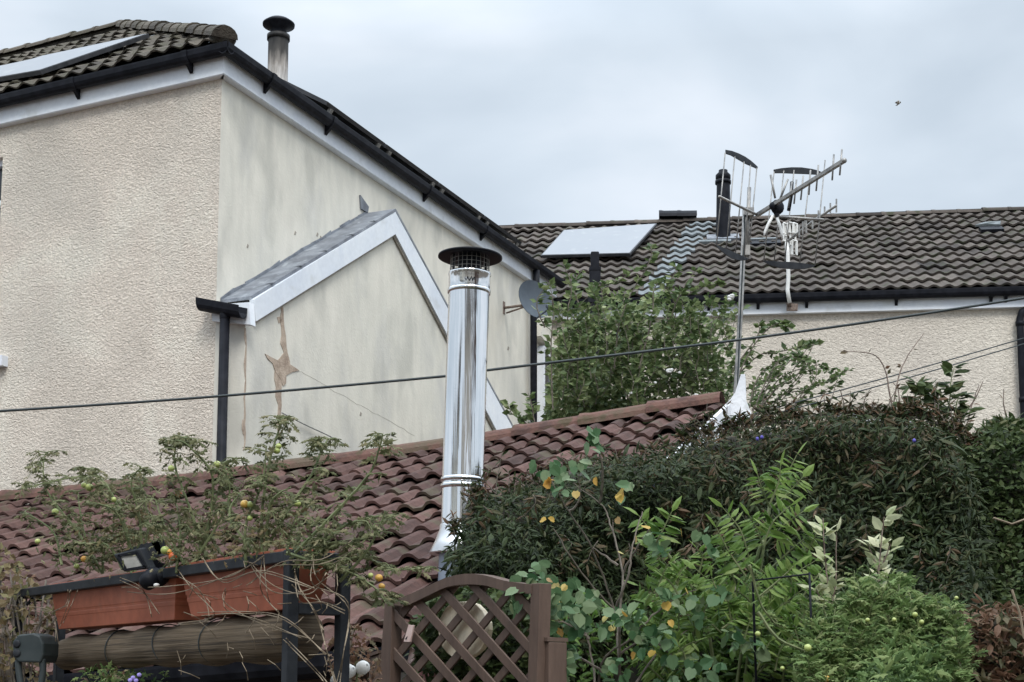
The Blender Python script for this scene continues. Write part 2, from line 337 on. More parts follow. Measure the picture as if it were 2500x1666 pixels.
# window
m = MB(); inw = -nA * .11
m.prism([Cg + inw + Ad * (sW) + Z * zb, Cg + inw + Ad * sW2 + Z * zb, Cg + inw + Ad * sW2 + Z * zt, Cg + inw + Ad * sW + Z * zt], -nA * .01)
wn = obj('window', m, M_pane, HOUSE)
m = MB()
for (s0, s1, z0, z1) in ((sW, sW + .06, zb, zt), (sW2 - .06, sW2, zb, zt), (sW + .06, sW2 - .06, zb, zb + .06), (sW + .06, sW2 - .06, zt - .06, zt), (sW + .06, sW2 - .06, zt - .45, zt - .40)):
    m.prism([Cg + inw + Ad * s0 + Z * z0, Cg + inw + Ad * s1 + Z * z0, Cg + inw + Ad * s1 + Z * z1, Cg + inw + Ad * s0 + Z * z1], nA * .05)
obj('window_frame', m, M_white, wn)
m = MB(); sl0 = plA.hit(20, 870); ss = (sl0 - C) @ Ad
m.prism([Cg + Ad * ss + Z * (zb - .10) - nA * .05, Cg + Ad * (sW2 + .06) + Z * (zb - .10) - nA * .05, Cg + Ad * (sW2 + .06) + Z * (zb - .003) - nA * .05, Cg + Ad * ss + Z * (zb - .003) - nA * .05], nA * .13)
obj('window_sill', m, M_white, wn)
# fascias
FH, FO = .21, .07
cr_ = C + nA * FO + nB * FO
def fascia(pts_dir, L_, n, nm, z0=0):
    m = MB(); s = C + n * FO * 1.0
    o_ = nB if n is nA else nA
    a = cr_ + Z * z0 ; b = C + n * FO + pts_dir * L_
    m.prism([a, b, b + Z * FH, a + Z * FH], -n * .02)
    obj('fascia', m, M_white, HOUSE)
    m = MB(); m.prism([a - n * .003 - Z * .002, b - n * .003 - Z * .002, C + pts_dir * L_ - n * .02 - Z * .002, C - n * .02 - Z * .002], Z * -.018)
    m.prism([a - Z * .014 + n * .004, b - Z * .014 + n * .004, b + Z * .0 + n * .004, a + Z * .0 + n * .004], -n * .012)
    obj('soffit', m, M_white, HOUSE)
fascia(Ad, LA, nA, 'A'); fascia(Bd, LB, nB, 'B')
# gutters
GP = gutter_prof(); gz = ZF + .205
def gutter(a, b, n, parent, material=M_black, scale=1.0):
    m = MB(); sweep(m, a, b, [(p * scale, q * scale) for p, q in GP], n, Z); return obj('gutter', m, material, parent)
def bracket(gobj, p, n, d, material=M_black, s=1.0):      # strap round the gutter and a spike below
    m = MB(); sweep(m, p - d * .03 * s, p + d * .03 * s, [(a * 1.07 * s - .003, b * 1.1 * s - .002) for a, b in GP], n, Z)
    m.prism([p + n * .003 - Z * .02 * s - d * .02 * s, p + n * .075 * s - Z * .085 * s - d * .02 * s, p + n * .003 - Z * .155 * s - d * .02 * s], d * .035 * s)
    obj('gutter_bracket', m, material, gobj)
ga = C + nA * (FO + .002); gb = C + nB * (FO + .002)
gA = gutter(cr_ + nB * .11 + nA * .002 + Z * (gz - ZF), ga + Ad * LA + Z * (gz - ZF), nA, HOUSE)
gB = gutter(cr_ + nA * .10 + nB * .002 + Z * (gz - ZF), gb + Bd * (LB + .05) + Z * (gz - ZF), nB, HOUSE)
for px in (205, 478): s = (plA.hit(px, 260) - C) @ Ad; bracket(gA, ga + Ad * s + Z * (gz - ZF), nA, Ad)
for px in (625, 778, 1020, 1160): s = (plB.hit(px, 400) - C) @ Bd; bracket(gB, gb + Bd * s + Z * (gz - ZF), nB, Bd)
# roof
pit = R(35.3); ez = gz + .02
eA = C + nA * (FO + .07); eA[2] = ez; eB = C + nB * (FO + .07); eB[2] = ez
eC = C + nA * (FO + .07) + nB * (FO + .07); eC[2] = ez
SA = nz(-nA * math.cos(pit) + Z * math.sin(pit)); NA = nz(nA * math.sin(pit) + Z * math.cos(pit))
SB = nz(-nB * math.cos(pit) + Z * math.sin(pit)); NB = nz(nB * math.sin(pit) + Z * math.cos(pit))
half = 3.655; Lsl = 4.478
RP = Plane(eC, NA); apex = eC + Ad * 4.386 + SA * Lsl; NB = nz(np.cross(Bd, apex - eC)); NB = NB if NB[2] > 0 else -NB; SB = nz(np.cross(NB, -Bd)); SB = SB if SB[2] > 0 else -SB; HB = (apex - eC) @ SB; sAp = (apex - eC) @ Bd
ROOF = tiles('roof', eC + Ad * 0 , Ad, SA, NA, LA + .3, int(Lsl / .3), .3, .19, lambda f: .035 * (0.5 + .5 * np.cos(2 * np.pi * f)), lambda u, v: u > v * 4.386 / 4.478 - .05, M_tilemoss, HOUSE, lift=.04, jit=.008)
m = MB()
p_far = eC + Bd * (LB + .2); lft = eC + Ad * (LA + .3); ap2 = lft + SA * Lsl; lft2 = lft + Bd * 2 * half
m.add([eC + NA * -.03 - nA * .12, lft - NA * .03 - nA * .12, ap2 - NA * .03, apex - NA * .03, p_far, eC + Bd * (LB + .2) + Ad * (LA + .3)], [(0, 1, 2, 3), (0, 3, 4), (4, 3, 2, 5), (1, 5, 2)])
m.bar(apex - Z * .02, ap2 - Z * .02, .16, .1)
obj('roof_deck', m, M_tilemoss, ROOF)
tiles('hip_slope', p_far - NB * .07, -Bd, SB, NB, LB + .4, int(HB / .3) + 1, .3, .19, lambda f: .03 * (0.5 + .5 * np.cos(2 * np.pi * f)),
      lambda u, v: (u > v / HB * (LB + .2 - sAp)) & (u < LB + .2 - v / HB * sAp), M_tile, ROOF, lift=.04, jit=.006)
ridge_run(eC + NA * .05 + Z * .02, apex + Z * .06, .11, 14, M_tilemoss, ROOF, flat=.9)
ridge_run(apex + Z * .05, ap2 + Z * .05, .13, 9, M_tilemoss, ROOF)
# hip end lump and lead tip
m = MB(); hd = nz(apex - eC); m.lathe(eC + hd * -.0 + Z * .045, hd, [(.0, -.03), (.05, -.025), (.08, .0), (.10, .05), (.11, .12), (.105, .3)], 14); obj('hip_end_tile', m, M_tilemoss, ROOF)
m = MB(); m.bar(P(558, 116, 11.95), P(562, 84, 11.95), .035, .008); obj('hip_iron', m, M_lead, ROOF)
# gable projection on the side wall
EO = .30; plG = plB.off(EO); plS = Plane(C + nA * .0, nA)
gl_t, gl_b = plG.hit(609, 733), plG.hit(615, 786); pk_t, pk_b = plG.hit(957, 519), plG.hit(957, 573)
gr_t, gr_b = plG.hit(1248, 1052), plG.hit(1205, 1052)
GB = thing('gable_bay', 'small cream gable with white bargeboards built against the side wall of the near house', 'extension', [*plG.hit(780, 1000)[:2], 0])
fl = plG.hit(601, 800); fls = (fl - C) @ Bd
m = MB(); fr = lambda p, z: np.array([p[0], p[1], z])
m.prism([fr(fl, 0), fr(gr_t, 0), gr_t - Z * .02, pk_t - Z * .04, fr(fl, gl_t[2] - .1)], -nB * (EO - .004)); obj('gable_wall', m, M_smooth, GB, label='smooth cream gable wall with bare patch and cracks')
m = MB(); BT = .045
m.prism([gl_t, pk_t, pk_b, gl_b], nB * BT); m.prism([pk_t, gr_t, gr_b, pk_b], nB * (BT - .004)); obj('bargeboard', m, M_white, GB)
m = MB(); din = nz(pk_b - gr_b)
for a, b in ((gl_b, pk_b), (pk_b, gr_b)): m.bar(a + nB * .005 - Z * .014, b + nB * .005 - Z * .014, .022, .035, up=nB)
obj('verge_strip', m, M_crack, GB)
m = MB(); bk = -nB * (EO + BT)
a, b_, c_ = gl_t + nB * (BT - .001) + Z * .004, pk_t + nB * (BT - .001) + Z * .004, gr_t + nB * (BT - .001) + Z * .004
for (p, q) in ((a - Ad * -.03, b_), (b_, c_)):
    m.prism([p, q, q + bk, p + bk], Z * .03)
for t in (.12, .3, .47, .66, .83):
    q = a * (1 - t) + b_ * t; m.bar(q + Z * .032, q + bk + Z * .036 + Bd * .08, .03, .008)
for i in range(14):                                  # uneven lead apron against the wall
    t = i / 14; q = (a + bk) * (1 - t) + (b_ + bk) * t; q2 = (a + bk) * (1 - t - 1 / 14) + (b_ + bk) * (t + 1 / 14)
    m.prism([q + Z * .03 + nB * .004, q2 + Z * .03 + nB * .004, q2 + Z * (.06 + random.uniform(-.012, .015)) + nB * .004, q + Z * (.06 + random.uniform(-.012, .015)) + nB * .004], nB * .01)
obj('lead_roof', m, M_lead, GB)
m = MB(); u = b_ + bk; m.prism([u + Z * .03 - Bd * .14, u + Z * .03 + Bd * .0, u + Z * .10 + Bd * .02, u + Z * .17 - Bd * .16], nB * .02); obj('lead_upstand', m, M_lead, GB)
# boxed eave, gutter and downpipe of the gable
m = MB(); pe = plA.off(.05); m.prism([pe.hit(518, 784), pe.hit(612, 793), pe.hit(608, 738), pe.hit(516, 745)], -nA * .07); obj('boxed_eave', m, M_white, GB)
gg0 = plA.off(.055).hit(500, 738); gg1 = plA.off(.055).hit(604, 757)
gut = gutter(gg0, gg1, nA, GB, scale=1.1)
m = MB(); dp = plA.off(.115).hit(549, 772); m.lathe(dp - Z * .05, Z, [(.0, 0), (.036, 0), (.045, .03), (.045, .07)], 12)
tp = dp - Z * .03; m.tube([tp, tp - Z * (tp[2] - .05)], .042, 12); obj('downpipe', m, M_black, GB)
m = MB(); sw0 = plA.off(.02).hit(519, 900)
m.prism([fr(C + nB * .002 + nA * .002, 0), fr(fl, 0) + nA * .014, fr(fl, gl_b[2] + .02) + nA * .014, fr(C + nB * .002 + nA * .002, gl_b[2] + .02)], -nA * .05)
obj('return_wall', m, M_smooth, GB)
# bare render patches and cracks, a few mm proud of the gable face
def patch(pts, material, name, parent, pl=plG, t=.004):
    m = MB(); m.prism([pl.hit(x, y) for x, y in pts], pl.n * t); return obj(name, m, material, parent)
def rough_line(pts, w):
    L_, R_ = [], []
    for i, (x, y) in enumerate(pts):
        a = np.array(pts[max(i - 1, 0)], float); b = np.array(pts[min(i + 1, len(pts) - 1)], float); d = b - a; d /= np.hypot(*d); n = np.array([-d[1], d[0]])
        ww = (w[i] if hasattr(w, '__len__') else w) * random.uniform(.75, 1.25) / 2; L_.append((x + n[0] * ww, y + n[1] * ww)); R_.append((x - n[0] * ww, y - n[1] * ww))
    return L_, R_
def strip(pts, w, material, name, parent, pl=plG, t=.004):
    m = MB(); L_, R_ = rough_line(pts, w); t = .0012 if material is M_hair else t
    for i in range(len(pts) - 1): m.prism([pl.hit(*L_[i]), pl.hit(*L_[i + 1]), pl.hit(*R_[i + 1]), pl.hit(*R_[i])], pl.n * t)
    return obj(name, m, material, parent)
strip([(687, 742), (689, 760), (687, 778), (690, 800), (692, 820), (691, 838), (694, 850), (697, 862), (694, 880), (690, 893), (682, 905), (678, 925), (680, 945), (679, 968), (683, 990), (681, 1015), (678, 1040), (681, 1065)],
      [6, 5, 8, 6, 9, 12, 14, 10, 22, 34, 26, 15, 13, 12, 9, 8, 6, 5], M_stain, 'bare_patch', GB)
patch([(646, 864), (660, 872), (676, 880), (694, 882), (712, 893), (730, 905), (712, 909), (698, 917), (697, 938), (690, 943), (684, 925), (671, 908), (665, 888), (652, 876)], M_stain, 'bare_patch', GB, t=.006)
patch([(676, 775), (684, 773), (687, 785), (680, 790)], M_stain, 'bare_patch', GB)
def wob(a, b, n, s): return [(a[0] + (b[0] - a[0]) * i / n + random.uniform(-s, s), a[1] + (b[1] - a[1]) * i / n + random.uniform(-s, s)) for i in range(n + 1)]
strip(wob((728, 905), (800, 945), 8, 2) + wob((808, 950), (880, 990), 8, 2) + wob((888, 994), (1010, 1062), 10, 2), .9, M_hair, 'crack', GB)
strip(wob((600, 800), (596, 1100), 14, 2), [3, 5, 2, 4, 6, 3, 2, 5, 3, 2, 4, 3, 5, 2, 3], M_stain, 'crack', GB)
strip(wob((592, 1025), (594, 1060), 3, 1), [2, 6, 5, 2], M_stain, 'crack', GB)
for (x, y) in ((604, 600), (774, 572), (782, 580), (720, 568), (1240, 850), (880, 1010)):
    patch([(x, y - 4), (x + 3, y), (x + 1, y + 6), (x - 2, y + 4)], M_crack, 'render_chip', GB, plB if y < 900 and x != 880 else plG)
m = MB(); m.tube([plG.off(.03).hit(*p) for p in ((688, 1008), (740, 1035), (800, 1063), (850, 1090))], .006, 6); tag(obj('wall_cable', m, M_galv, None, loc=plG.hit(688, 1008)), 'short grey wire slanting down the gable wall behind the tomato shoots', 'wire')
# side wall downpipe, window at far end
SD = plB.off(.09); dpt = SD.hit(1303, 700); m = MB()
a = gb + Bd * ((dpt - C) @ Bd) + Z * (gz - ZF - .08) + nB * .055
m.tube([a, a - Z * .25, a - Z * .45 - nB * .04, fr(a - nB * .04, .05)], .045, 12)
for zz in (4.9, 3.4): m.lathe(fr(a - nB * .04, zz), Z, [(.047, 0), (.056, .0), (.056, .05), (.047, .05)], 12)
obj('downpipe', m, M_black, HOUSE)
wl = [plB.off(.02).hit(*p) for p in ((1316, 850), (1346, 888), (1346, 1100), (1316, 1100))]
m = MB(); m.prism(wl, nB * .02); wn2 = obj('window', m, M_pane, HOUSE)
m = MB()
for i in range(4): m.bar(wl[i] + nB * .03, wl[(i + 1) % 4] + nB * .03, .06, .09, up=nB)
obj('window_frame', m, M_white, wn2)
m = MB(); m.bar(plB.off(.06).hit(1312, 808), plB.off(.06).hit(1352, 858), .16, .12, up=nB); obj('window_hood', m, M_smooth, wn2)
# solar panels on front slope
def panel(quad, pl, parent_label, up, th=.04, group=None, legs=True):
    q = [pl.hit(*p) for p in quad]; c = sum(q) / 4
    t = thing('solar_panel', parent_label, 'solar panel', c, group)
    m = MB(); m.prism([p for p in q], -pl.n * th); obj('frame', m, M_alu, t)
    m = MB(); qi = [c + (p - c) * .975 + pl.n * .002 for p in q]; m.prism(qi, pl.n * .003); obj('glass', m, M_glass, t)
    if legs:
        m = MB()
        for k in (0, 1, 2, 3): p = c + (q[k] - c) * .6 - pl.n * th; m.bar(p, p - pl.n * .05, .04, .04, up=Ad)
        obj('mount', m, M_galv, t)
    return t
RPa = Plane(eC, NA).off(.125)
panel([(104, 137), (363, 82), (98, 172), (-155, 216)], RPa, 'pale reflecting solar panel on the near house roof, beside the hip', NA, group='solar panels on the near house')
panel([(-170, 198), (97, 141), (-162, 229), (-420, 290)], RPa, 'solar panel at the very left edge, higher on the near house roof', NA, group='solar panels on the near house')
# panels seen edge-on above the side gutter
u0s = [(plB.hit(px, 400) - C) @ Bd for px in (800, 945, 1075, 1185, 1275)]
for i in range(4):
    s0, s1 = u0s[i] + .02, u0s[i + 1] - .02; o_ = eC + Bd * s0 + SB * .16 + NB * .085
    t = thing('solar_panel', ['dark solar panel seen edge on above the side gutter, nearest the round vent pipe', 'second dark edge on solar panel along the side gutter', 'third dark edge on solar panel along the side gutter, above the satellite dish', 'dark edge on solar panel at the far end of the side roof'][i], 'solar panel', o_, 'solar panels along the side roof')
    m = MB(); m.prism([o_, o_ + Bd * (s1 - s0), o_ + Bd * (s1 - s0) + SB * 1.1, o_ + SB * 1.1], NB * .04); obj('frame', m, M_alu, t)
    m = MB(); k = .03; m.prism([o_ + NB * .041 + Bd * k + SB * k, o_ + NB * .041 + Bd * (s1 - s0 - k) + SB * k, o_ + NB * .041 + Bd * (s1 - s0 - k) + SB * (1.1 - k), o_ + NB * .041 + Bd * k + SB * (1.1 - k)], NB * .003); obj('glass', m, M_glass, t)
    m = MB(); m.bar(o_ + Bd * .1 - NB * .0, o_ + Bd * .1 - NB * .09, .04, .04, up=Bd); m.bar(o_ + Bd * (s1 - s0 - .1), o_ + Bd * (s1 - s0 - .1) - NB * .12, .04, .04, up=Bd); obj('mount', m, M_galv, t)
# sooty chimney flue behind the roof
fb = P(677, 230, 14.6); t = thing('roof_flue', 'soot stained steel flue with dark mushroom cap on the near house roof', 'flue', fb)
m = MB(); n = 24; zt_ = P(679, 92, 14.6)[2]; zs = [fb[2] - 1.0, fb[2], P(0, 170, 14.6)[2], P(0, 130, 14.6)[2], P(0, 105, 14.6)[2], zt_]
for i in range(5):
    m.tint = [1, .95, .75, .35, .12, .0][i]; b0 = len(m.v)
    m.lathe([fb[0], fb[1], zs[i]], Z, [(.108, 0), (.108, zs[i + 1] - zs[i])], n)
    for k in range(n): m.t[b0 + n + k] = [1, .95, .75, .35, .12, .0][i + 1]
m.tint = 0; m.lathe([fb[0], fb[1], zt_ - .03], Z, [(.108, 0), (.122, .0), (.122, .05), (.09, .06)], n); obj('pipe', m, M_soot, t)
m = MB(); m.lathe([fb[0], fb[1], zt_], Z, [(.07, 0), (.085, .05), (.085, .1), (.17, .13), (.172, .15), (.12, .19), (.0, .215)], n); obj('cap', m, M_black, t)
# ================================================================ far house
FW = P(1487, 781, 19.3); Fd = nz([1, -.108, 0]); nF = nz([-.108, -1, 0]); plF = Plane(FW, nF)
FL, FR = plF.hit(1225, 781), plF.hit(2760, 750); zf = FW[2]
FH_ = thing('terraced_house', 'far rendered house with brown wavy tiled roof behind the aerials', 'house', [FW[0] + 3, FW[1] + 1, 0])
wx0, wx1 = plF.hit(2030, 1000), plF.hit(2225, 1000); wzt = plF.hit(2100, 1005)[2]
m = MB(); fr2 = lambda s, z: np.array([FL[0] + Fd[0] * s, FL[1] + Fd[1] * s, z]); sL = (FR - FL) @ Fd; a_, b2 = (wx0 - FL) @ Fd, (wx1 - FL) @ Fd
for (s0, s1, z0, z1) in ((0, a_, 0, zf), (a_, b2, wzt, zf), (a_, b2, 0, wzt - 1.3), (b2, sL, 0, zf)): m.prism([fr2(s0, z0), fr2(s1, z0), fr2(s1, z1), fr2(s0, z1)], -nF * .3)
obj('wall', m, M_rough2, FH_)
m = MB(); m.prism([fr2(a_, wzt - 1.3) - nF * .1, fr2(b2, wzt - 1.3) - nF * .1, fr2(b2, wzt) - nF * .1, fr2(a_, wzt) - nF * .1], -nF * .01); fwn = obj('window', m, M_pane, FH_)
m = MB()
for (s0, s1, z0, z1) in ((a_, a_ + .07, wzt - 1.3, wzt), (b2 - .07, b2, wzt - 1.3, wzt), (a_ + .07, b2 - .07, wzt - .12, wzt), ((a_ + b2) / 2 - .03, (a_ + b2) / 2 + .03, wzt - 1.3, wzt - .12)): m.prism([fr2(s0, z0) - nF * .1, fr2(s1, z0) - nF * .1, fr2(s1, z1) - nF * .1, fr2(s0, z1) - nF * .1], nF * .06)
obj('window_frame', m, M_white, fwn)
m = MB(); m.prism([fr2(a_ - .05, wzt), fr2(b2 + .05, wzt), fr2(b2 + .05, wzt + .09), fr2(a_ - .05, wzt + .09)], nF * .05); obj('window_lintel', m, M_crack, fwn)
m = MB(); o_ = nF * .08; m.prism([fr2(0, zf) + o_, fr2(sL, zf) + o_, fr2(sL, zf + .2) + o_, fr2(0, zf + .2) + o_], -nF * .1); m.prism([fr2(0, zf) + o_ + nF * .006, fr2(sL, zf) + o_ + nF * .006, fr2(sL, zf + .02) + o_ + nF * .006, fr2(0, zf + .02) + o_ + nF * .006], -nF * .01)
obj('fascia', m, M_white, FH_)
gF0 = fr2(0, zf + .235) + nF * .082; gF = gutter(gF0, gF0 + Fd * sL, nF, FH_, scale=1.15)
for px in (1968, 2186, 2416, 2452, 1730, 1850): s = (plF.hit(px, 750) - FL) @ Fd; bracket(gF, gF0 + Fd * s, nF, Fd, s=1.1)
m = MB(); q = plF.off(.09).hit(2489, 757); m.tube([q + Fd * .35 + Z * .02, q + Fd * .12 + Z * .01, q + Fd * .03 - Z * .03, q - Z * .12, fr(q, 0.1)], .05, 12)
for y in (800, 985): m.lathe(fr(q, plF.hit(2489, y)[2]), Z, [(.05, 0), (.06, 0), (.06, .06), (.05, .06)], 12)
obj('downpipe', m, M_black, FH_)
pf = R(30.5); SF = nz(-nF * math.cos(pf) + Z * math.sin(pf)); NF = nz(nF * math.sin(pf) + Z * math.cos(pf))
eF = fr2(-1, zf + .25) + nF * .13; plFR = Plane(eF, NF)
rl, rr_ = plFR.hit(1265, 570), plFR.hit(2500, 512); vl, vr = (rl - eF) @ SF, (rr_ - eF) @ SF
vmax = (vl + vr) / 2; rowsF = 13; gF_ = vmax / rowsF
FROOF = tiles('roof', eF, Fd, SF, NF, sL + 2, rowsF, gF_, .19, lambda f: .036 * (0.5 + .5 * np.cos(2 * np.pi * f)) ** 1.0, lambda u, v: u > -9, M_tile, FH_, lift=.05, jit=.006, thick=.03)
m = MB(); top = eF + SF * vmax; m.add([eF - NF * .06, eF + Fd * (sL + 2) - NF * .06, top + Fd * (sL + 2) - NF * .06, top - NF * .06, top + Fd * (sL + 2) - nF * 4 - Z * 2.4, top - nF * 4 - Z * 2.4], [(0, 1, 2, 3), (3, 2, 4, 5)]); m.bar(top + Z * .0, top + Fd * (sL + 2), .18, .13); obj('roof_deck', m, M_tile, FROOF)
ridge_run(top + Z * .03, top + Fd * (sL + 2) + Z * .03, .12, 26, M_tile, FROOF, flat=.7)
# pale lead valley tiles
vp = Plane(eF, NF); vline = [(1725, 555), (1690, 590), (1655, 625), (1625, 655), (1598, 690), (1570, 720)]
us_ = lambda x, y: ((vp.hit(x, y) - eF) @ Fd, (vp.hit(x, y) - eF) @ SF)
pol = [us_(1686, 548), us_(1752, 546), us_(1610, 722), us_(1556, 728)]
ip = inpoly(pol)
tiles('pale_tile_strip', eF + NF * .006, Fd, SF, NF, sL + 2, rowsF, gF_, .19, lambda f: .036 * (0.5 + .5 * np.cos(2 * np.pi * f)), ip, M_leadw, FROOF, lift=.05, jit=.004, thick=.03)
for (x, y, w_, d_) in ((2418, 558, .34, .12),):
    c0 = vp.off(.06).hit(x, y); m = MB(); m.box(c0 - SF * .06, Fd, SF, NF, w_, .2, .05); obj('slipped_tile_gap', m, M_black, FROOF)
    m = MB(); m.prism([c0 + Fd * -.22 + SF * .06 + NF * .02, c0 + Fd * -.05 + SF * .16 + NF * .04, c0 + Fd * .18 + SF * .14 + NF * .05, c0 + Fd * .15 + SF * .04 + NF * .02, c0 - Fd * .05 + SF * .09 + NF * .02], NF * .03); obj('pale_tile_patch', m, M_leadw, FROOF)
c0 = vp.off(.05).hit(1865, 592); m = MB(); m.box(c0 - SF * .06, Fd, SF, NF, .5, .2, .05); obj('slipped_tile_gap', m, M_black, FROOF)
m = MB(); m.box(c0 + SF * .09 + NF * .03, Fd, SF, NF, .42, .07, .03); m.box(vp.off(.06).hit(1745, 590), Fd, SF, NF, .5, .12, .04); obj('pale_tile_patch', m, M_leadw, FROOF)
# raised ridge vent
m = MB(); a = P(1615, 541, (top[1] - 0)); rv0 = top + Fd * ((P(1612, 540, top[1]) - top) @ Fd) + Z * .12; rv1 = top + Fd * ((P(1700, 540, top[1]) - top) @ Fd) + Z * .12
ridge_run(rv0, rv1, .15, 2, M_black, FROOF, name='ridge_vent', flat=.9)
# chimney-like clay vent behind left antenna
vb = vp.hit(1765, 590); t = thing('clay_flue', 'dark flue pipe with ribbed cowl rising from the far brown roof behind the left aerial', 'flue', vb)
sc_ = vb[1] / F; ztop = P(0, 424, vb[1])[2] - vb[2]; lean = nz([.02, 0, 1])
m = MB(); m.lathe(vb - Z * .2, lean, [(.115, 0), (.105, .2 + ztop - .16)], 20); obj('pipe', m, M_black, t)
m = MB(); m.lathe(vb, lean, [(.10, ztop - .17), (.125, ztop - .17), (.125, ztop - .12), (.105, ztop - .12), (.105, ztop - .1), (.118, ztop - .09), (.118, ztop - .03), (.07, ztop + .02), (.07, ztop + .05), (0, ztop + .06)], 20); obj('cowl', m, M_black, t)
m = MB(); m.box(vb + NF * .06, Fd, SF, NF, .5, .3, .05); obj('base_flashing', m, M_lead, t)
# black soil pipe in front of the far roof
sp_b = P(1453, 745, 18.7); t = thing('soil_pipe', 'black square vent pipe standing in front of the far brown roof, under the solar panel', 'pipe', fr(sp_b, 0))
zt2 = P(0, 620, 18.7)[2]; m = MB(); m.box([sp_b[0], sp_b[1], zt2 / 2 - .12], [1, 0, 0], [0, 1, 0], Z, .145, .145, zt2 - .24); m.box([sp_b[0], sp_b[1], zt2 - .11], [1, 0, 0], [0, 1, 0], Z, .11, .11, .26)
obj('shaft', m, M_black, t, bevel=.015); m = MB(); m.box([sp_b[0], sp_b[1], zt2 - .22], [1, 0, 0], [0, 1, 0], Z, .155, .155, .05); m.box([sp_b[0], sp_b[1], P(0, 733, 18.7)[2]], [1, 0, 0], [0, 1, 0], Z, .19, .17, .1); obj('collar', m, M_black, t)
panel([(1376, 562), (1604, 546), (1538, 619), (1320, 624)], vp.off(.15), 'pale solar panel on the brown far roof, left of the dark flue pipe', NF)
# satellite dishes
def dish(c, face, rx, ry, arm, label, wallp=None):
    t = thing('satellite_dish', label, 'satellite dish', c); f = nz(face); x = nz(np.cross(Z, f)); y = np.cross(f, x); m = MB()
    n, kk = 28, 5; vs = []
    for side in (0, .006):
        for i in range(kk + 1):
            r_ = i / kk
            for k in range(n): a = 2 * math.pi * k / n; vs.append(c + x * math.cos(a) * rx * r_ + y * math.sin(a) * ry * r_ + f * (r_ * r_ * .06 - side))
    fs = [(i * n + k, i * n + (k + 1) % n, (i + 1) * n + (k + 1) % n, (i + 1) * n + k) for i in range(kk) for k in range(n)]
    off = (kk + 1) * n; fs += [(off + i * n + k, off + (i + 1) * n + k, off + (i + 1) * n + (k + 1) % n, off + i * n + (k + 1) % n) for i in range(kk) for k in range(n)]
    m.add(vs, fs, True); obj('reflector', m, M_dish, t)
    m = MB(); lnb = c + f * .33 - y * ry * .9; m.tube([c - y * ry - f * -.04, lnb], .011, 8); m.tube([lnb - f * .02, lnb + nz(c - lnb) * .07], .03, 10); obj('feed_arm', m, M_dish, t)
    if wallp is not None:
        m = MB(); m.tube([c - f * .01, c - f * .06 - Z * .02, wallp + nB * .08, wallp], .017, 8); m.box(wallp, nB, Bd, Z, .012, .06, .16); m.tube([wallp + nB * .04 - Z * .07, c - f * .06 - Z * .03], .012, 8); obj('bracket', m, M_rust, t)
    return t
wp = plB.hit(1230, 752); dc = P(1300, 735, wp[1] - .5)
dish(dc, [.55, -.75, .18], .25, .25, 1, 'grey satellite dish on the side wall of the near house above the black downpipe', wp)
dish(P(1512, 843, 18.3), [-.4, -.8, .3], .2, .22, 1, 'smaller grey satellite dish half hidden behind the white rose bush')
# ================================================================ red roofed outbuilding
Eh = nz([.8746, -.4848, 0]); Sh = nz([.4848, .8746, 0]); rp = R(22)
Nr = nz([-Sh[0] * math.sin(rp), -Sh[1] * math.sin(rp), math.cos(rp)])
P0 = P(1112, 1440, 6.7); plR = Plane(P0, Nr)
kL, kR = plR.hit(0, 1226), plR.hit(1766, 992)
Er = nz(kR - kL); Sr = nz(np.cross(Nr, Er)); RLEN = np.linalg.norm(kR - kL)
ev = [((plR.hit(x, y) - kL) @ Sr) for x, y in ((690, 1606), (400, 1640), (900, 1585))]
VD = -sum(ev) / 3; rowsR = max(8, round(VD / .32)); gR = VD / rowsR; X0 = kL - Sr * VD - Er * 3
print('RED', RLEN, VD, kL, kR, ev)
ev_z = X0[2]
OUT = thing('outbuilding', 'low outbuilding with red tiled roof in front of the houses', 'outbuilding', fr(X0 + Er * (3 + RLEN / 2), 0))
def prR(f):
    d = np.abs(f - .5); return np.where(d < .27, .036 * np.sqrt(np.clip(1 - (d / .27) ** 2, 0, 1)), .004 * (d - .27))
kE = plR.hit(1104, 1578); uE, vE, uR, vR = (kE - X0) @ Er, (kE - X0) @ Sr, (kR - X0) @ Er, (kR - X0) @ Sr
fl_u = (P0 - X0) @ Er; fl_v = (P0 - X0) @ Sr
RR = tiles('roof', X0 - Sr * max(0.0, -vE - .1) * 0, Er, Sr, Nr, uE + .4, rowsR + 1, gR, .172, prR, lambda u, v: (v < VD) & ~(((u - fl_u) ** 2 + (v - fl_v) ** 2) < .01) & (u < uE + (uR - uE) * (v - vE) / (vR - vE)) & (u < 90), M_red, OUT, lift=.036, thick=.019, sub=12, jit=.008)
bk2 = Sh * 2 * VD * math.cos(rp); dv_ = kR - kE; cu_ = dv_ @ Er; rs_ = dv_ - Er * cu_; kFar = kR - Er * cu_ + rs_ * [1, 1, -1]
m = MB(); a, b = X0 - Nr * .05, kE - Nr * .05
m.add([a, b, kR - Nr * .05, a + Sr * VD, fr(kFar, kFar[2]), fr(a + bk2, a[2])], [(0, 1, 2, 3), (3, 2, 4, 5)]); obj('roof_deck', m, M_red, RR)
ridge_run(kL - Er * 3 + Nr * .02, kR + Nr * .02, .13, int((RLEN + 3) / .5), M_ridge, RR, flat=.8)
wi = Sh * .22
m = MB(); a, b = X0 + wi, kE + wi * .8 - Er * .1
m.prism([fr(a, 0), fr(b, 0), b - Z * .02, a - Z * .02], Sh * .15); obj('wall', m, M_wood, OUT)
m = MB(); pk = kR - Er * .12 - Z * .08; e_ = kE - Er * .12 - Z * .08; f_ = kFar - Er * .12 - Z * .08
m.prism([fr(e_, 0), fr(pk, 0), pk, e_], -Er * .12); m.prism([fr(pk, 0), fr(f_, 0), f_, pk], -Er * .12); obj('gable_end', m, M_whitewall, OUT)
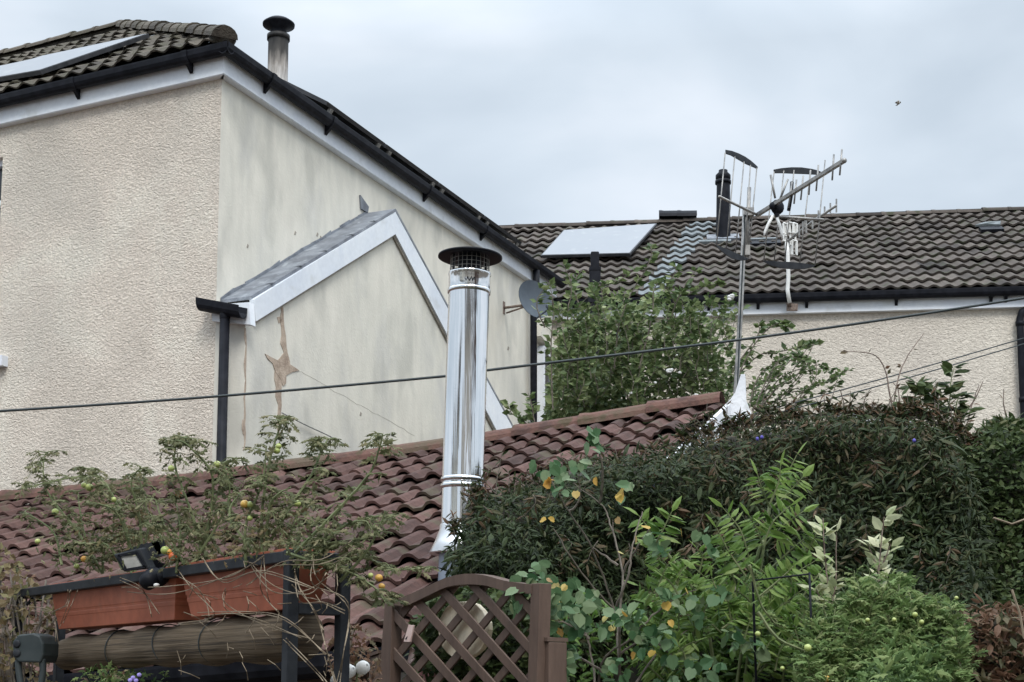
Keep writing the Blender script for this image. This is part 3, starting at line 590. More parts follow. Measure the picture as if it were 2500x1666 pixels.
m = MB(); a = kR + Er * .03 - Nr * .03; lowv = kE + Er * .03 - Nr * .03; farv = kFar + Er * .03
m.prism([a + Z * .05, lowv + Z * .05, lowv - Z * .10, a - Z * .13], Er * .03); m.prism([a + Z * .05, farv + Z * .05, farv - Z * .10, a - Z * .13], Er * .028)
obj('verge_board', m, M_whitewall, OUT)
m = MB(); g0 = X0 - Z * .01 + np.array([0, 0, 0]) - Sh * .02
sweep(m, g0, g0 + Er * ((kE - X0) @ Er), [(p * 1.1, q * 1.1) for p, q in GP], -Sh, Z); rg_ = obj('gutter', m, M_black, OUT)
for s in np.arange(3.4, (kE - X0) @ Er - .2, .9): bracket(rg_, g0 + Er * s, -Sh, Er)
# the old roof sags a little between its ends
for o_s in [RR] + list(RR.children):
    n_ = len(o_s.data.vertices); co = np.empty(n_ * 3, np.float32); o_s.data.vertices.foreach_get('co', co); co = co.reshape(-1, 3)
    rel = co + WL[OUT.name] - X0; u_ = np.clip((rel @ Er - 2.5) / (RLEN + .3), 0, 1); v_ = np.clip(rel @ Sr / VD, 0, 1.1)
    co[:, 2] -= .075 * np.sin(np.pi * u_) * v_; o_s.data.vertices.foreach_set('co', co.ravel()); o_s.data.update()
# white rendered finial / flashing by the mast
m = MB(); q = kR[1] - .05
m.prism([P(1744, 1014, q), P(1784, 974, q), P(1795, 958, q), P(1809, 914, q), P(1819, 914, q), P(1821, 975, q), P(1836, 1014, q), P(1815, 1030, q)], [0.02, .10, 0])
obj('white_flashing', m, M_whitewall, OUT)
# ================================================================ stainless flue
fbm = P0 - Z * .05; ftop = P(1145, 716, 6.7); fb_ = P(1121, 1432, 6.7); ax = nz(ftop - fb_); LF = np.linalg.norm(ftop - fb_)
FL_ = thing('steel_flue', 'shiny stainless steel flue pipe with black cap rising from the red roof', 'flue', fb_)
hy = lambda y: (1432 - y) / (1432 - 716) * LF
m = MB(); m.lathe(fb_, ax, [(.098, hy(1172)), (.098, hy(712))], 64); obj('pipe', m, M_steel, FL_)
m = MB(); m.lathe(fb_, ax, [(.096, hy(1340)), (.096, hy(1174))], 64); obj('pipe', m, M_steel, FL_)
for y in (712, 1176, 1192):
    m = MB(); h0 = hy(y); m.lathe(fb_, ax, [(.097, h0 - .014), (.103, h0 - .012), (.1045, h0), (.103, h0 + .008), (.097, h0 + .01)], 64); obj('joint_band', m, M_steel, FL_)
m = MB(); h0 = hy(712); m.lathe(fb_, ax, [(.0995, h0 + .01), (.0995, h0 + .075), (.103, h0 + .08), (.102, h0 + .09), (.0, h0 + .091)], 64); col_ = obj('collar', m, M_steel, FL_)
m = MB()
for k in range(7):                                      # small worn dark marks stamped on the collar
    an = -1.72 + k * .075 + random.uniform(-.01, .01)
    c0 = fb_ + ax * (h0 + .035 + random.uniform(-.004, .004)) + np.array([math.cos(an), math.sin(an), 0]) * .1
    tn_ = np.array([-math.sin(an), math.cos(an), 0]); m.box(c0, tn_, [math.cos(an), math.sin(an), 0], nz(Z + tn_ * random.uniform(-.5, .5)), .0045, .002, .014 + .004 * (k % 3))
obj('stamped_mark', m, M_black, col_)
m = MB(); hb, ht = h0 + .088, h0 + .17                    # mesh cage
xx = nz(np.cross(ax, [0, 1, 0])); yy = np.cross(ax, xx)
def cp_(an, r, h): return fb_ + ax * h + (xx * math.cos(an) + yy * math.sin(an)) * r
for k in range(26): an = 2 * math.pi * k / 26; m.tube([cp_(an, .093, hb), cp_(an, .093, ht)], .0013, 5)
for j in range(5):
    hh = hb + (ht - hb) * j / 4; m.tube([cp_(2 * math.pi * k / 32, .094, hh) for k in range(33)], .0013, 5, False)
obj('mesh_cage', m, M_galv, FL_)
m = MB()
for k in range(4): an = 2 * math.pi * k / 4 + .5; m.bar(cp_(an, .086, hb - .03), cp_(an, .086, ht + .02), .016, .004, up=xx * math.cos(an) + yy * math.sin(an))
m.lathe(fb_, ax, [(.055, hb - .02), (.055, ht)], 24); obj('inner_pipe', m, M_black, FL_)
m = MB(); m.lathe(fb_, ax, [(.0, ht + .004), (.07, ht + .002), (.147, ht - .008), (.155, ht - .004), (.154, ht + .004), (.10, ht + .022), (.03, ht + .034), (0, ht + .036)], 48); obj('cap', m, M_black, FL_)
m = MB(); h1 = hy(1350); m.lathe(fb_, ax, [(.118, h1 - .006), (.142, h1 - .014), (.146, h1 - .006), (.12, h1 + .05), (.101, h1 + .105), (.1, h1 + .125), (.097, h1 + .13)], 48); obj('storm_collar', m, mat('brushed_steel_collar', [(.72, .73, .74), (.8, .8, .8)], .28, scale=9, metal=.9), FL_)
m = MB(); m.lathe(fb_, ax, [(.1, hy(1500)), (.1, h1 - .002)], 32); obj('roof_sleeve', m, M_zinc, FL_)
# ================================================================ near aerial
q4 = lambda x, y: (1680 + x / 3.648, 350 + y / 3.648)
def A4(x, y, d): return P(*q4(x, y), d)
MD = 10.2; AS = MD / 7.0; mb_ = P(1793, 1020, MD)
AE = thing('tv_aerial', 'large television aerial with two rod reflector wings on a pole by the white gable', 'aerial', mb_)
m = MB(); m.tube([mb_ - Z * .3, P(1793, 1020, MD), P(1808, 760, MD), P(1819, 515, MD)], .0125 * AS, 12); m.tube([A4(520, 1010, MD + .02), A4(545, 395, MD + .02)], .010 * AS, 10); m.box(A4(510, 960, MD + .01), [1, 0, 0], [0, 1, 0], Z, .06, .06, .075); m.box(A4(535, 620, MD + .01), [1, 0, 0], [0, 1, 0], Z, .075, .075, .06)
obj('mast', m, M_galv, AE)
m = MB(); m.tube([A4(500, 640, MD - .03), A4(505, 800, MD - .015), A4(488, 1040, MD - .02), P(1806, 800, MD - .016), P(1800, 950, MD - .016), P(1794, 1020, MD - .016)], .004 * AS, 5); obj('coax_lead', m, M_rubber, AE)
dB = lambda t: MD + ((6.28 * AS) - MD) * t
root, tip = A4(615, 640, MD), A4(1390, 155, (6.28 * AS))
m = MB(); m.bar(root, tip, .025, .025); m.ball(tip, .013 * AS, 8); bo = obj('boom', m, M_galv, AE)
for (x, y0, y1, x1) in ((1370, 55, 285, 1350), (1298, 100, 330, 1283), (1160, 195, 425, 1140), (1090, 240, 460, 1075), (1025, 290, 505, 1003), (965, 325, 540, 943), (925, 345, 575, 893)):
    t = (x - 615) / 775; m = MB(); m.tube([A4(x, y0, dB(t)), A4(x1, y1, dB(t))], .0042 * AS, 6); obj('director_rod', m, M_galv, bo)
def wing(topb, botb, arm, rods, dl, dr, xs):
    wd = lambda x: dl + (dr - dl) * (x - xs[0]) / (xs[1] - xs[0])
    wg = MB(); wg.tube([A4(*arm[0], wd(arm[0][0])), A4(*arm[1], wd(arm[1][0]))], .007 * AS, 6); wo = obj('reflector_wing', wg, M_galv, AE)
    for b_ in (topb, botb): m = MB(); m.prism([A4(x, y, wd(x)) for x, y in b_], [0, .012, 0]); obj('end_blade', m, M_blackm, wo)
    for (x0, y0, x1, y1) in rods: m = MB(); m.tube([A4(x0, y0, wd(x0)), A4(x1, y1, wd(x0))], .0032 * AS, 6); obj('reflector_rod', m, M_galv, wo)
wing([(333, 58), (390, 68), (450, 90), (510, 120), (560, 155), (600, 190), (622, 212), (618, 228), (580, 210), (520, 185), (450, 145), (380, 105), (333, 90)],
     [(240, 900), (290, 920), (350, 945), (420, 975), (490, 1005), (545, 1030), (510, 1040), (450, 1043), (390, 1025), (320, 980), (270, 935)],
     [(275, 475), (620, 640)], [(330, 85, 252, 910), (415, 120, 340, 945), (497, 165, 422, 975), (555, 195, 500, 1010), (612, 220, 535, 1020)], (6.73 * AS), (7.0 * AS), (275, 620))
wing([(762, 235), (830, 222), (920, 214), (1010, 215), (1100, 228), (1160, 243), (1200, 262), (1150, 278), (1050, 272), (940, 268), (840, 264), (765, 264)],
     [(662, 1045), (740, 1048), (830, 1055), (920, 1058), (1020, 1068), (1130, 1085), (1120, 1100), (1040, 1118), (930, 1120), (820, 1110), (730, 1085)],
     [(815, 655), (1205, 682)], [(765, 255, 672, 1060), (852, 245, 765, 1065), (943, 240, 858, 1080), (1090, 245, 992, 1085), (1220, 150, 1130, 1090)], (7.03 * AS), (7.07 * AS), (815, 1205))
m = MB(); c0 = A4(795, 570, (6.86 * AS)); m.ball(c0, .034 * AS, 12, (1, .6, 1.15)); m.ball(A4(760, 560, (6.85 * AS)), .022 * AS, 10); m.prism([A4(765, 620, (6.85 * AS)), A4(820, 620, (6.85 * AS)), A4(795, 680, (6.85 * AS))], [0, .02, 0]); di = obj('dipole_box', m, M_black, AE)
for (p, q, r_) in (((775, 490), (735, 282), .008), ((822, 490), (888, 322), .008), ((815, 620), (812, 540), .009)): m = MB(); m.tube([A4(*p, (6.86 * AS)), A4(*q, (6.86 * AS))], r_, 6); obj('dipole_arm', m, M_galv, di)
for pts in ([(755, 645), (715, 720), (685, 790), (678, 825)], [(790, 665), (818, 740), (832, 800), (842, 860)]): m = MB(); m.tube([A4(*p, (6.85 * AS)) for p in pts], [.010, .012, .010, .006], 8); obj('dipole_arm', m, M_whitep, di, label='white curved lower arm')
m = MB(); m.tube([A4(925, 345, (6.72 * AS)), A4(918, 470, (6.72 * AS)), A4(895, 600, (6.72 * AS))], .009 * AS, 8); obj('dipole_arm', m, M_blackm, di)
# ================================================================ far aerial on the fascia
FDp = plF.hit(1924, 745)[1] - .25
t = thing('tv_aerial', 'small white grid aerial bracketed to the white fascia of the far house', 'aerial', P(1930, 748, FDp + .1))
m = MB(); m.tube([A4(905, 1425, FDp), A4(885, 1310, FDp), A4(893, 1200, FDp), A4(888, 985, FDp), A4(880, 880, FDp)], .027, 8); obj('pole', m, M_whitep, t)
m = MB(); m.prism([A4(880, 1425, FDp + .05), A4(980, 1430, FDp + .05), A4(975, 1490, FDp + .05), A4(880, 1490, FDp + .05)], [0, .03, 0]); m.tube([A4(900, 1440, FDp + .06), A4(905, 1425, FDp)], .03, 8); obj('bracket', m, M_rust, t)
m = MB()
for (x0, y0, x1, y1) in ((848, 712, 885, 805), (893, 705, 940, 795), (935, 712, 970, 800), (885, 900, 925, 985), (928, 865, 968, 990), (848, 820, 880, 870)):
    c_ = [A4(x0, y0, FDp), A4(x1, y0 + 8, FDp), A4(x1, y1 + 8, FDp), A4(x0, y1, FDp), A4(x0, y0, FDp)]; m.tube(c_, .014, 5)
for x0 in (860, 905, 950): m.tube([A4(x0, 720, FDp + .02), A4(x0 + 12, 985, FDp + .02)], .013, 5)
obj('grid_panel', m, M_whitep, t)
m = MB(); m.tube([A4(880, 880, FDp), A4(1120, 690, FDp - .4), A4(1320, 555, FDp - .8)], .018, 6); bo = obj('boom', m, M_galv, t)
for (x, y0, y1) in ((1320, 497, 615), (1266, 535, 622), (1215, 565, 640), (1160, 600, 662), (1108, 695, 765), (1052, 690, 800), (1022, 700, 810), (990, 730, 840)):
    m = MB(); m.tube([A4(x, y0, FDp - .5), A4(x, y1, FDp - .5)], .012, 5); obj('director_rod', m, M_galv, bo)
# ================================================================ overhead cables
def cable(pts, r, label, ends):
    ds = np.linspace(ends[0], ends[1], len(pts)); m = MB(); m.tube([P(x, y, d) for (x, y), d in zip(pts, ds)], r, 6)
    return tag(obj('overhead_cable', m, M_rubber, None, loc=P(*pts[0], ends[0])), label, 'cable', 'overhead cables')
def catm(pts, k=6):
    o_ = []
    p = [np.array(pts[0], float)] + [np.array(q, float) for q in pts] + [np.array(pts[-1], float)]
    for i in range(1, len(p) - 2):
        for j in range(k):
            t = j / k; o_.append(.5 * ((2 * p[i]) + (-p[i - 1] + p[i + 1]) * t + (2 * p[i - 1] - 5 * p[i] + 4 * p[i + 1] - p[i + 2]) * t * t + (-p[i - 1] + 3 * p[i] - 3 * p[i + 1] + p[i + 2]) * t ** 3))
    return o_ + [p[-2]]
cable(catm([(-700, 1044), (0, 1004), (531, 968), (1084, 919), (1200, 903), (1859, 823), (2500, 728), (3300, 590)]), .0075, 'thick black cable crossing the whole view behind the steel flue', (7.8, 7.5))
cable(catm([(1800, 1022), (2100, 940), (2300, 884), (2500, 826), (3200, 620)]), .005, 'upper of two thin cables sloping up right over the dark hedge', (9.8, 11))
cable(catm([(1810, 1032), (2100, 955), (2300, 899), (2500, 840), (3200, 640)]), .005, 'lower of two thin cables sloping up right over the dark hedge', (9.7, 10.8))
# ================================================================ trellis gate
Gd = nz([-.56, .83, 0]); nG = nz([-.83, -.56, 0]); plT = Plane(P(1294, 1440, 4.5), nG)
GA = thing('trellis_gate', 'brown arched garden gate with diamond lattice', 'gate', fr(plT.hit(1120, 1600), 0))
GH = lambda pts, e=0: [plT.off(e).hit(x, y) for x, y in pts]
def gp(name, pts, e, t, mt=M_wood, parent=GA, bevel=.002, label=None): return obj(name, MB().prism(GH(pts, e), -nG * t), mt, parent, bevel=bevel, label=label)
lowz = lambda x, y: (x, y)
topE = [(958, 1467), (982, 1458), (1007, 1448), (1033, 1436), (1060, 1423), (1087, 1411), (1114, 1404), (1135, 1401), (1156, 1401), (1178, 1404), (1199, 1409), (1220, 1415), (1241, 1420), (1268, 1424), (1296, 1427)]
botE = [(958, 1478), (980, 1479), (1000, 1476), (1025, 1464), (1050, 1452), (1072, 1441), (1092, 1433), (1120, 1428), (1146, 1427), (1168, 1428), (1190, 1431), (1212, 1438), (1232, 1444), (1255, 1448), (1296, 1450)]
m = MB()
for i in range(len(topE) - 1): m.prism(GH([topE[i], topE[i + 1], botE[i + 1], botE[i]], .012), -nG * .045)
obj('arched_rail', m, M_wood, GA)
gp('stile', [(939, 1470), (957, 1468), (951, 1720), (921, 1720)], .008, .045); gp('stile', [(1296, 1425), (1318, 1424), (1309, 1720), (1286, 1720)], .008, .045)
ipn = inpoly([(950, 1474)] + botE + [(1303, 1450), (1298, 1720), (942, 1720)])
H0 = np.array([1126.5, 1542.6]); v1 = np.array([38, 42.5]); v2 = np.array([41, -50.])
def slats(orig, dr, wpx, e, t):
    d = dr / np.hypot(*dr); n = np.array([-d[1], d[0]]); ts = np.arange(-500, 500, 3.0); pp = orig + ts[:, None] * d
    ok = ipn(pp[:, 0], pp[:, 1])
    if ok.sum() < 6: return
    a = pp[ok][0] - d * 6; b = pp[ok][-1] + d * 6
    gp('lattice_slat', [a + n * wpx / 2, b + n * wpx / 2, b - n * wpx / 2, a - n * wpx / 2], e, t)
for i in range(-5, 5): slats(H0 + (i + .5) * v2, v1, 20, -.002, .008); slats(H0 + (i + .5) * v1, v2, 17.5, -.0125, .008)
t = thing('wood_slice', 'round pale cut wood slice hanging behind the lattice gate', 'wood slice', plT.off(-.04).hit(1130, 1538))
m = MB(); m.prism([plT.off(-.04).hit(1130 + 62 * math.cos(a) * random.uniform(.96, 1.03), 1538 + 72 * math.sin(a) * random.uniform(.96, 1.03)) for a in np.linspace(0, 2 * math.pi, 26)[:-1]], -nG * .02)
obj('slice', m, M_pale, t, bevel=.003)
t = thing('hanging_charm', 'narrow pale pink wooden charm hanging on the left of the lattice gate', 'ornament', plT.off(.02).hit(998, 1530))
m = MB(); m.prism(GH([(997, 1526), (1010, 1527), (1001, 1568), (985, 1567)], .02), -nG * .006); obj('tag', m, M_pink, t, bevel=.001)
m = MB(); m.prism(GH([(995, 1553), (993, 1561), (989, 1561)], .0205), nG * .0012); obj('small_hole', m, M_black, t)
m = MB(); m.prism(GH([(1002, 1579), (1009, 1586), (1010, 1610), (996, 1629), (993, 1622), (998, 1600)], -.03), -nG * .006); obj('lower_tag', m, M_pink, t)
t = thing('pink_cloth', 'pink folded cloth seen low through the lattice gate', 'cloth', plT.off(-.15).hit(1038, 1650)); m = MB()
m.prism(GH([(1012, 1652), (1030, 1632), (1045, 1622), (1050, 1640), (1062, 1646), (1056, 1690), (1012, 1700)], -.15), -nG * .03); obj('cloth', m, mat('pink_fabric', [(.42, .18, .17), (.55, .27, .25)], .9, scale=20, bump=.6, bscale=30), t, bevel=.008)
for lab, pts, e in (('brown fence post left of the lattice gate', [(901, 1606), (926, 1597), (921, 1730), (892, 1730)], -.03), ('brown fence post right of the lattice gate', [(1307, 1566), (1340, 1568), (1331, 1730), (1300, 1730)], -.02)):
    t = thing('fence_post', lab, 'fence post', fr(plT.off(e).hit(*pts[2]), 0), 'fence posts beside the lattice gate')
    q = GH(pts, e); q[2] = fr(q[2], 0); q[3] = fr(q[3], 0); m = MB(); m.prism(q, -nG * .07); obj('post', m, M_wood, t, bevel=.003)
    m = MB(); m.prism([q[0] + Z * .002 + nG * .006, q[1] + Z * .002 + nG * .006, q[1] + Z * .014 + nG * .006, q[0] + Z * .014 + nG * .006], -nG * .08); obj('post_cap', m, M_wood, t)
# ================================================================ planter stand
Lp = nz([-.63, .777, 0]); Wp = nz([.777, .63, 0]); NP = P(712, 1346, 4.0); PL = 2.09
ST = thing('planter_stand', 'black metal stand carrying two terracotta troughs', 'planter stand', fr(NP, 0))
pt = lambda s, w_, z_: NP + Lp * s + Wp * w_ + Z * z_
for (s, w_) in ((0, 0), (PL, 0), (PL, .17)): m = MB(); m.bar(fr(pt(s, w_, 0), 0), pt(s, w_, .004), .034, .034, up=Lp); obj('post', m, M_blackm, ST, bevel=.003)
pr2 = pt(0, .17, 0); m = MB(); m.bar(fr(pr2, 0), pr2 - Z * .03, .034, .034, up=Lp); obj('post', m, M_blackm, ST, bevel=.003)
for (s0, w0, s1, w1_, z_) in ((.017, 0, PL - .017, 0, -.015), (.017, .17, PL - .017, .17, -.015), (0, .017, 0, .153, -.16), (PL, .017, PL, .153, -.015), (0, .017, 0, .153, -.015), (.017, 0.01, PL - .017, .01, -.95)):
    m = MB(); m.bar(pt(s0, w0, z_), pt(s1, w1_, z_), .034, .032); obj('rail', m, M_blackm, ST, bevel=.003)
m = MB(); m.tube([pt(PL - .02, -.0, -.12), pt(PL - .06, 0, -.07), pt(PL - .14, 0, -.04)], .006, 6); obj('corner_brace', m, M_blackm, ST)
def trough(s0, s1, label, dz=0):
    c = pt((s0 + s1) / 2, .085, -.1); t = thing('planter_trough', label, 'planter', c, 'terracotta troughs on the black stand')
    zt_, zb_ = .012 + dz, -.158 + dz; wt, wb = .145, .105; es = .045
    def ring(z_, k): w_ = wb + (wt - wb) * k; e_ = es * (1 - k); return [pt(s0 + e_, .085 - w_ / 2, z_), pt(s1 - e_, .085 - w_ / 2, z_), pt(s1 - e_, .085 + w_ / 2, z_), pt(s0 + e_, .085 + w_ / 2, z_)]
    m = MB(); lv = [(zb_, 0), (zb_ + .045, .3), (zb_ + .047, .36), (zb_ + .058, .42), (zb_ + .060, .38), (zb_ + .068, .45), (zb_ + .070, .52), (zt_ - .02, .92), (zt_ - .02, 1.12), (zt_, 1.15)]
    vs = []; [vs.extend(ring(z_, k)) for z_, k in lv]; n = len(lv)
    vs += ring(zt_, 1.0) + ring(zt_ - .03, .9)
    fs = [(i * 4 + k, i * 4 + (k + 1) % 4, (i + 1) * 4 + (k + 1) % 4, (i + 1) * 4 + k) for i in range(n + 1) for k in range(4)] + [(3, 2, 1, 0)]
    m.add(vs, fs); obj('trough', m, M_terra, t, bevel=.004)
    m = MB(); m.prism(ring(zt_ - .03, .88), Z * .006); obj('soil', m, M_soil, t)
    return t
trough(.035, .715, 'terracotta trough nearer the right end of the black stand, below the lead of dry stems')
trough(.745, 1.80, 'terracotta trough on the left half of the black stand, behind the black floodlight', -.004)
t = thing('reed_blind', 'rolled up brown reed blind tied under the troughs', 'blind', pt(.9, .09, -.24))
ra, rb = pt(.10, .10, -.232), pt(1.83, .10, -.248); m = MB(); ns = 40; pts = [ra + (rb - ra) * i / ns + Z * .006 * math.sin(i * .9) for i in range(ns + 1)]
m.tube(pts, [(.073 - .012 * i / ns) * (1 + .02 * math.sin(i * 1.7)) for i in range(ns + 1)], 28); ro = obj('roll', m, M_reed, t)
for s in (.55, .95, 1.4):
    c0 = ra + (rb - ra) * (s / 1.95); r_ = .074 - .012 * s / 1.95; m = MB(); m.tube([c0 + Wp * math.cos(a) * r_ * 1.04 + Z * math.sin(a) * r_ * 1.04 + Lp * (.02 * math.cos(a + s * 5)) for a in np.linspace(0, 2 * math.pi, 21)], .0022, 5, False); obj('twine', m, M_rubber, t)
# floodlight
fd = 4.62; Q = lambda pts, d=fd: [P(x, y, d) for x, y in pts]
t = thing('floodlight', 'black square floodlight with motion sensor clamped to the planter stand', 'floodlight', P(340, 1400, fd + .05))
bkv = np.array([.02, .055, .012]); m = MB(); m.prism(Q([(276, 1354), (342, 1339), (367, 1389), (301, 1396)]), bkv * .6); ho = obj('housing', m, M_blackm, t, bevel=.004)
m = MB(); m.prism([p + bkv * .62 for p in Q([(300, 1342), (352, 1328), (372, 1362), (318, 1380)])], bkv); 
for k in range(5): a, b = P(305 + 13 * k, 1342 - 3.3 * k, fd) + bkv * .7, P(318 + 12 * k, 1372 - 3 * k, fd) + bkv * .7; m.bar(a, b, .004, .07, up=Z)
obj('cooling_fins', m, M_blackm, ho)
m = MB(); m.prism([p - bkv * .03 for p in Q([(293, 1360), (331, 1354), (349, 1382), (311, 1389)])], bkv * .05); obj('lens', m, M_lens, ho)
m = MB()
for a, b in (((289, 1357), (334, 1350)), ((334, 1350), (354, 1384)), ((354, 1384), (308, 1392)), ((308, 1392), (289, 1357))): m.bar(P(*a, fd - .004), P(*b, fd - .004), .008, .008)
obj('bezel', m, M_black, ho)
m = MB(); m.bar(P(352, 1362, fd + .03), P(398, 1388, fd + .06), .03, .012, up=[0, 1, 0]); m.bar(P(398, 1388, fd + .06), pt(.93, .0, -.01), .03, .02); obj('bracket', m, M_black, t)
m = MB(); sc0 = P(370, 1412, fd - .01); sa = nz([-.35, -.75, -.55]); m.lathe(sc0 - sa * .03, sa, [(.0, 0), (.024, .0), (.030, .012), (.031, .045), (.027, .062), (.015, .072), (0, .074)], 20)
m.lathe(sc0 + np.array([.026, .012, .004]) - sa * .02, sa, [(0, 0), (.026, 0), (.028, .03), (.022, .045), (0, .047)], 16); se = obj('motion_sensor', m, M_black, t)
m = MB(); m.ball(P(382, 1429, fd - .05), .008, 8, (1.3, 1, .8)); obj('sensor_eye', m, M_whitep, se)
# outdoor box at the left
bd = 5.2; t = thing('outdoor_box', 'dark green black weatherproof box on the left stand post', 'junction box', P(68, 1585, bd))
m = MB(); m.prism([P(x, y, bd) for x, y in ((44, 1550), (80, 1546), (97, 1553), (106, 1572), (105, 1600), (98, 1618), (45, 1617), (31, 1605), (30, 1566))], [.03, .09, 0]); bx_ = obj('case', m, M_rubber, t, bevel=.006)
for (x, y) in ((38, 1572), (38, 1595)): m = MB(); m.lathe(P(x + 3, y, bd - .001), [-.1, -1, .05], [(.0, .004), (.011, .004), (.014, .002), (.014, 0)], 16); obj('knockout', m, M_blackm, bx_)
m = MB(); m.tube([P(x, y, bd + .02) for x, y in catm([(45, 1612), (46, 1640), (60, 1700), (90, 1700), (104, 1650), (103, 1610)])], .012, 8); obj('hose', m, M_rubber, t)
# white flower ornaments
for (x, y, lab) in ((849, 1641, 'white cup shaped garden light, middle one of the three left of the gate'), (883, 1632, 'white cup shaped garden light closest to the gate'), (822, 1662, 'lowest white cup shaped garden light at the bottom edge')):
    c0 = P(x, y, 4.3); t = thing('garden_light', lab, 'garden light', c0, 'white garden lights left of the gate'); axd = nz([random.uniform(.3, .6), -.6, random.uniform(-.1, .3)])
    m = MB(); m.lathe(c0 - axd * .02, axd, [(.002, 0), (.014, .006), (.021, .02), (.020, .035), (.012, .046), (.004, .05)], 12); obj('cup', m, M_ped, t)
    m = MB(); m.tube([c0 - axd * .02, c0 - axd * .05 - Z * .1, c0 + np.array([.03, .03, -.5])], .003, 5); obj('stalk', m, M_gstem, t)
# bird
# houses behind the photographer, added out of view to band the steel flue's reflections
def back_house(x0, x1, y, h, m_, label):
    t = thing('reflection_house', label, 'house', [(x0 + x1) / 2, y, 0]); m = MB(); m.prism([[x0, y, 0], [x1, y, 0], [x1, y, h], [x0, y, h]], [0, -6, 0]); obj('wall', m, m_, t)
    m = MB(); m.prism([[x0 - .2, y + .3, h], [x0 - .2, y - 6.3, h], [x0 - .2, y - 3, h + 2]], [x1 - x0 + .4, 0, 0]); obj('roof', m, M_tile, t)
    n = max(1, int((x1 - x0) / 2.6))
    for i in range(n):
        for z_ in (1.0, 4.0):
            c_ = x0 + (i + .5) * (x1 - x0) / n; m = MB(); m.prism([[c_ - .5, y + .02, z_], [c_ + .5, y + .02, z_], [c_ + .5, y + .02, z_ + 1.2], [c_ - .5, y + .02, z_ + 1.2]], [0, -.03, 0]); w_ = obj('window', m, M_pane, t)
            m = MB()
            for k in (-.53, -.0, .53): m.bar([c_ + k, y + .03, z_], [c_ + k, y + .03, z_ + 1.2], .06, .05)
            obj('frame', m, M_white, w_)
back_house(-2.6, 5.5, -7, 7.5, M_rough2, 'added cream house out of view behind the photographer, mirrored in the steel flue')
back_house(9.5, 12.5, -4, 8, M_wood, 'added dark house out of view far right, for reflections in the steel flue')
back_house(-22, -10.5, -6, 7, M_smooth, 'added pale house out of view to the left, for reflections in the steel flue')
t = P(2193, 253, 90); BI = thing('bird', 'tiny dark bird high in the grey sky on the right', 'bird', t)
m = MB(); m.ball(t, .09, 10, (1.2, 1.6, .8)); m.ball(t + np.array([-.05, -.22, .05]), .07, 8); m.prism([t + np.array([0, .15, 0]), t + np.array([.07, .42, .02]), t + np.array([-.07, .42, .02])], [0, 0, .02]); obj('body', m, M_crack, BI)
for s in (-1, 1): m = MB(); m.prism([t + np.array([s * .05, -.08, .04]), t + np.array([s * .14, -.1, .09]), t + np.array([s * .2, .08, .06]), t + np.array([s * .06, .14, .04])], [0, 0, .015]); obj('wing', m, M_crack, BI)
# ================================================================ foliage
SH = {
 'lance': (np.array([[0, 0, 0], [.28, .15, -.05], [.3, 0, .01], [.28, -.15, -.05], [.65, .13, -.11], [.66, 0, -.05], [.65, -.13, -.11], [1, 0, -.2]]),
           [(0, 2, 1), (0, 3, 2), (1, 2, 5), (1, 5, 4), (2, 3, 6), (2, 6, 5), (4, 5, 7), (5, 6, 7)]),
 'round': (np.array([[0, 0, 0], [-.08, .22, .03], [.22, .46, .06], [.62, .40, .03], [1, 0, -.06], [.62, -.40, .03], [.22, -.46, .06], [-.08, -.22, .03], [.45, 0, -.05]]),
           [(0, 8, 1), (1, 8, 2), (2, 8, 3), (3, 8, 4), (4, 8, 5), (5, 8, 6), (6, 8, 7), (7, 8, 0)]),
 'small': (np.array([[0, 0, 0], [.45, .27, .05], [1, 0, -.05], [.45, -.27, .05], [.5, 0, -.03]]), [(0, 4, 1), (1, 4, 2), (2, 4, 3), (3, 4, 0)]),
 'lobed': (np.array([[0, 0, 0], [.2, .14, 0], [.34, .34, -.06], [.42, .12, .02], [.64, .27, -.08], [.7, .08, 0], [1, 0, -.16], [.7, -.08, 0], [.64, -.27, -.08], [.42, -.12, .02], [.34, -.34, -.06], [.2, -.14, 0]]),
           [(0, 1, 11), (1, 2, 3), (1, 3, 9), (1, 9, 11), (3, 4, 5), (3, 5, 9), (5, 7, 9), (5, 6, 7), (7, 8, 9), (9, 10, 11)]),
}
def leaves(name, pos, dr, size, tint, shape, material, parent, width=1.0, up=.8, rnd=.6, label=None, jit=None):
    pos = np.asarray(pos, float); n = len(pos)
    if n == 0: return None
    dr = np.asarray(dr, float); dr = dr / (np.linalg.norm(dr, axis=1, keepdims=True) + 1e-9)
    nn = Z * up + RNG.normal(0, rnd, (n, 3)) + np.array([0, -.35, 0])
    y = np.cross(nn, dr); y /= np.linalg.norm(y, axis=1, keepdims=True) + 1e-9; zz = np.cross(dr, y)
    T, fc = SH[shape]; fc = np.array(fc); size = np.broadcast_to(size, (n,)).astype(float)
    curl = RNG.uniform(.4, 2.0, (n, 1, 1)); wd = width * RNG.uniform(.8, 1.2, (n, 1, 1))
    V = pos[:, None] + size[:, None, None] * (T[None, :, 0:1] * dr[:, None] + T[None, :, 1:2] * wd * y[:, None] + T[None, :, 2:3] * curl * zz[:, None])
    k = len(T); Fa = (fc[None] + (np.arange(n) * k)[:, None, None]).reshape(-1, 3)
    tt = np.repeat(np.broadcast_to(tint, (n,)), k)
    o = npmesh(name, V.reshape(-1, 3), Fa, np.clip(tt, 0, 1), material, parent)
    if label: o['label'] = label
    return o
def edged(poly, px, py):
    p = np.array(poly, float); d = np.full(len(px), 1e9); Q_ = np.stack([px, py], 1)
    for i in range(len(p)):
        a, b = p[i], p[(i + 1) % len(p)]; ab = b - a; t = np.clip(((Q_ - a) @ ab) / (ab @ ab + 1e-9), 0, 1); d = np.minimum(d, np.hypot(*(Q_ - a - t[:, None] * ab).T))
    return d
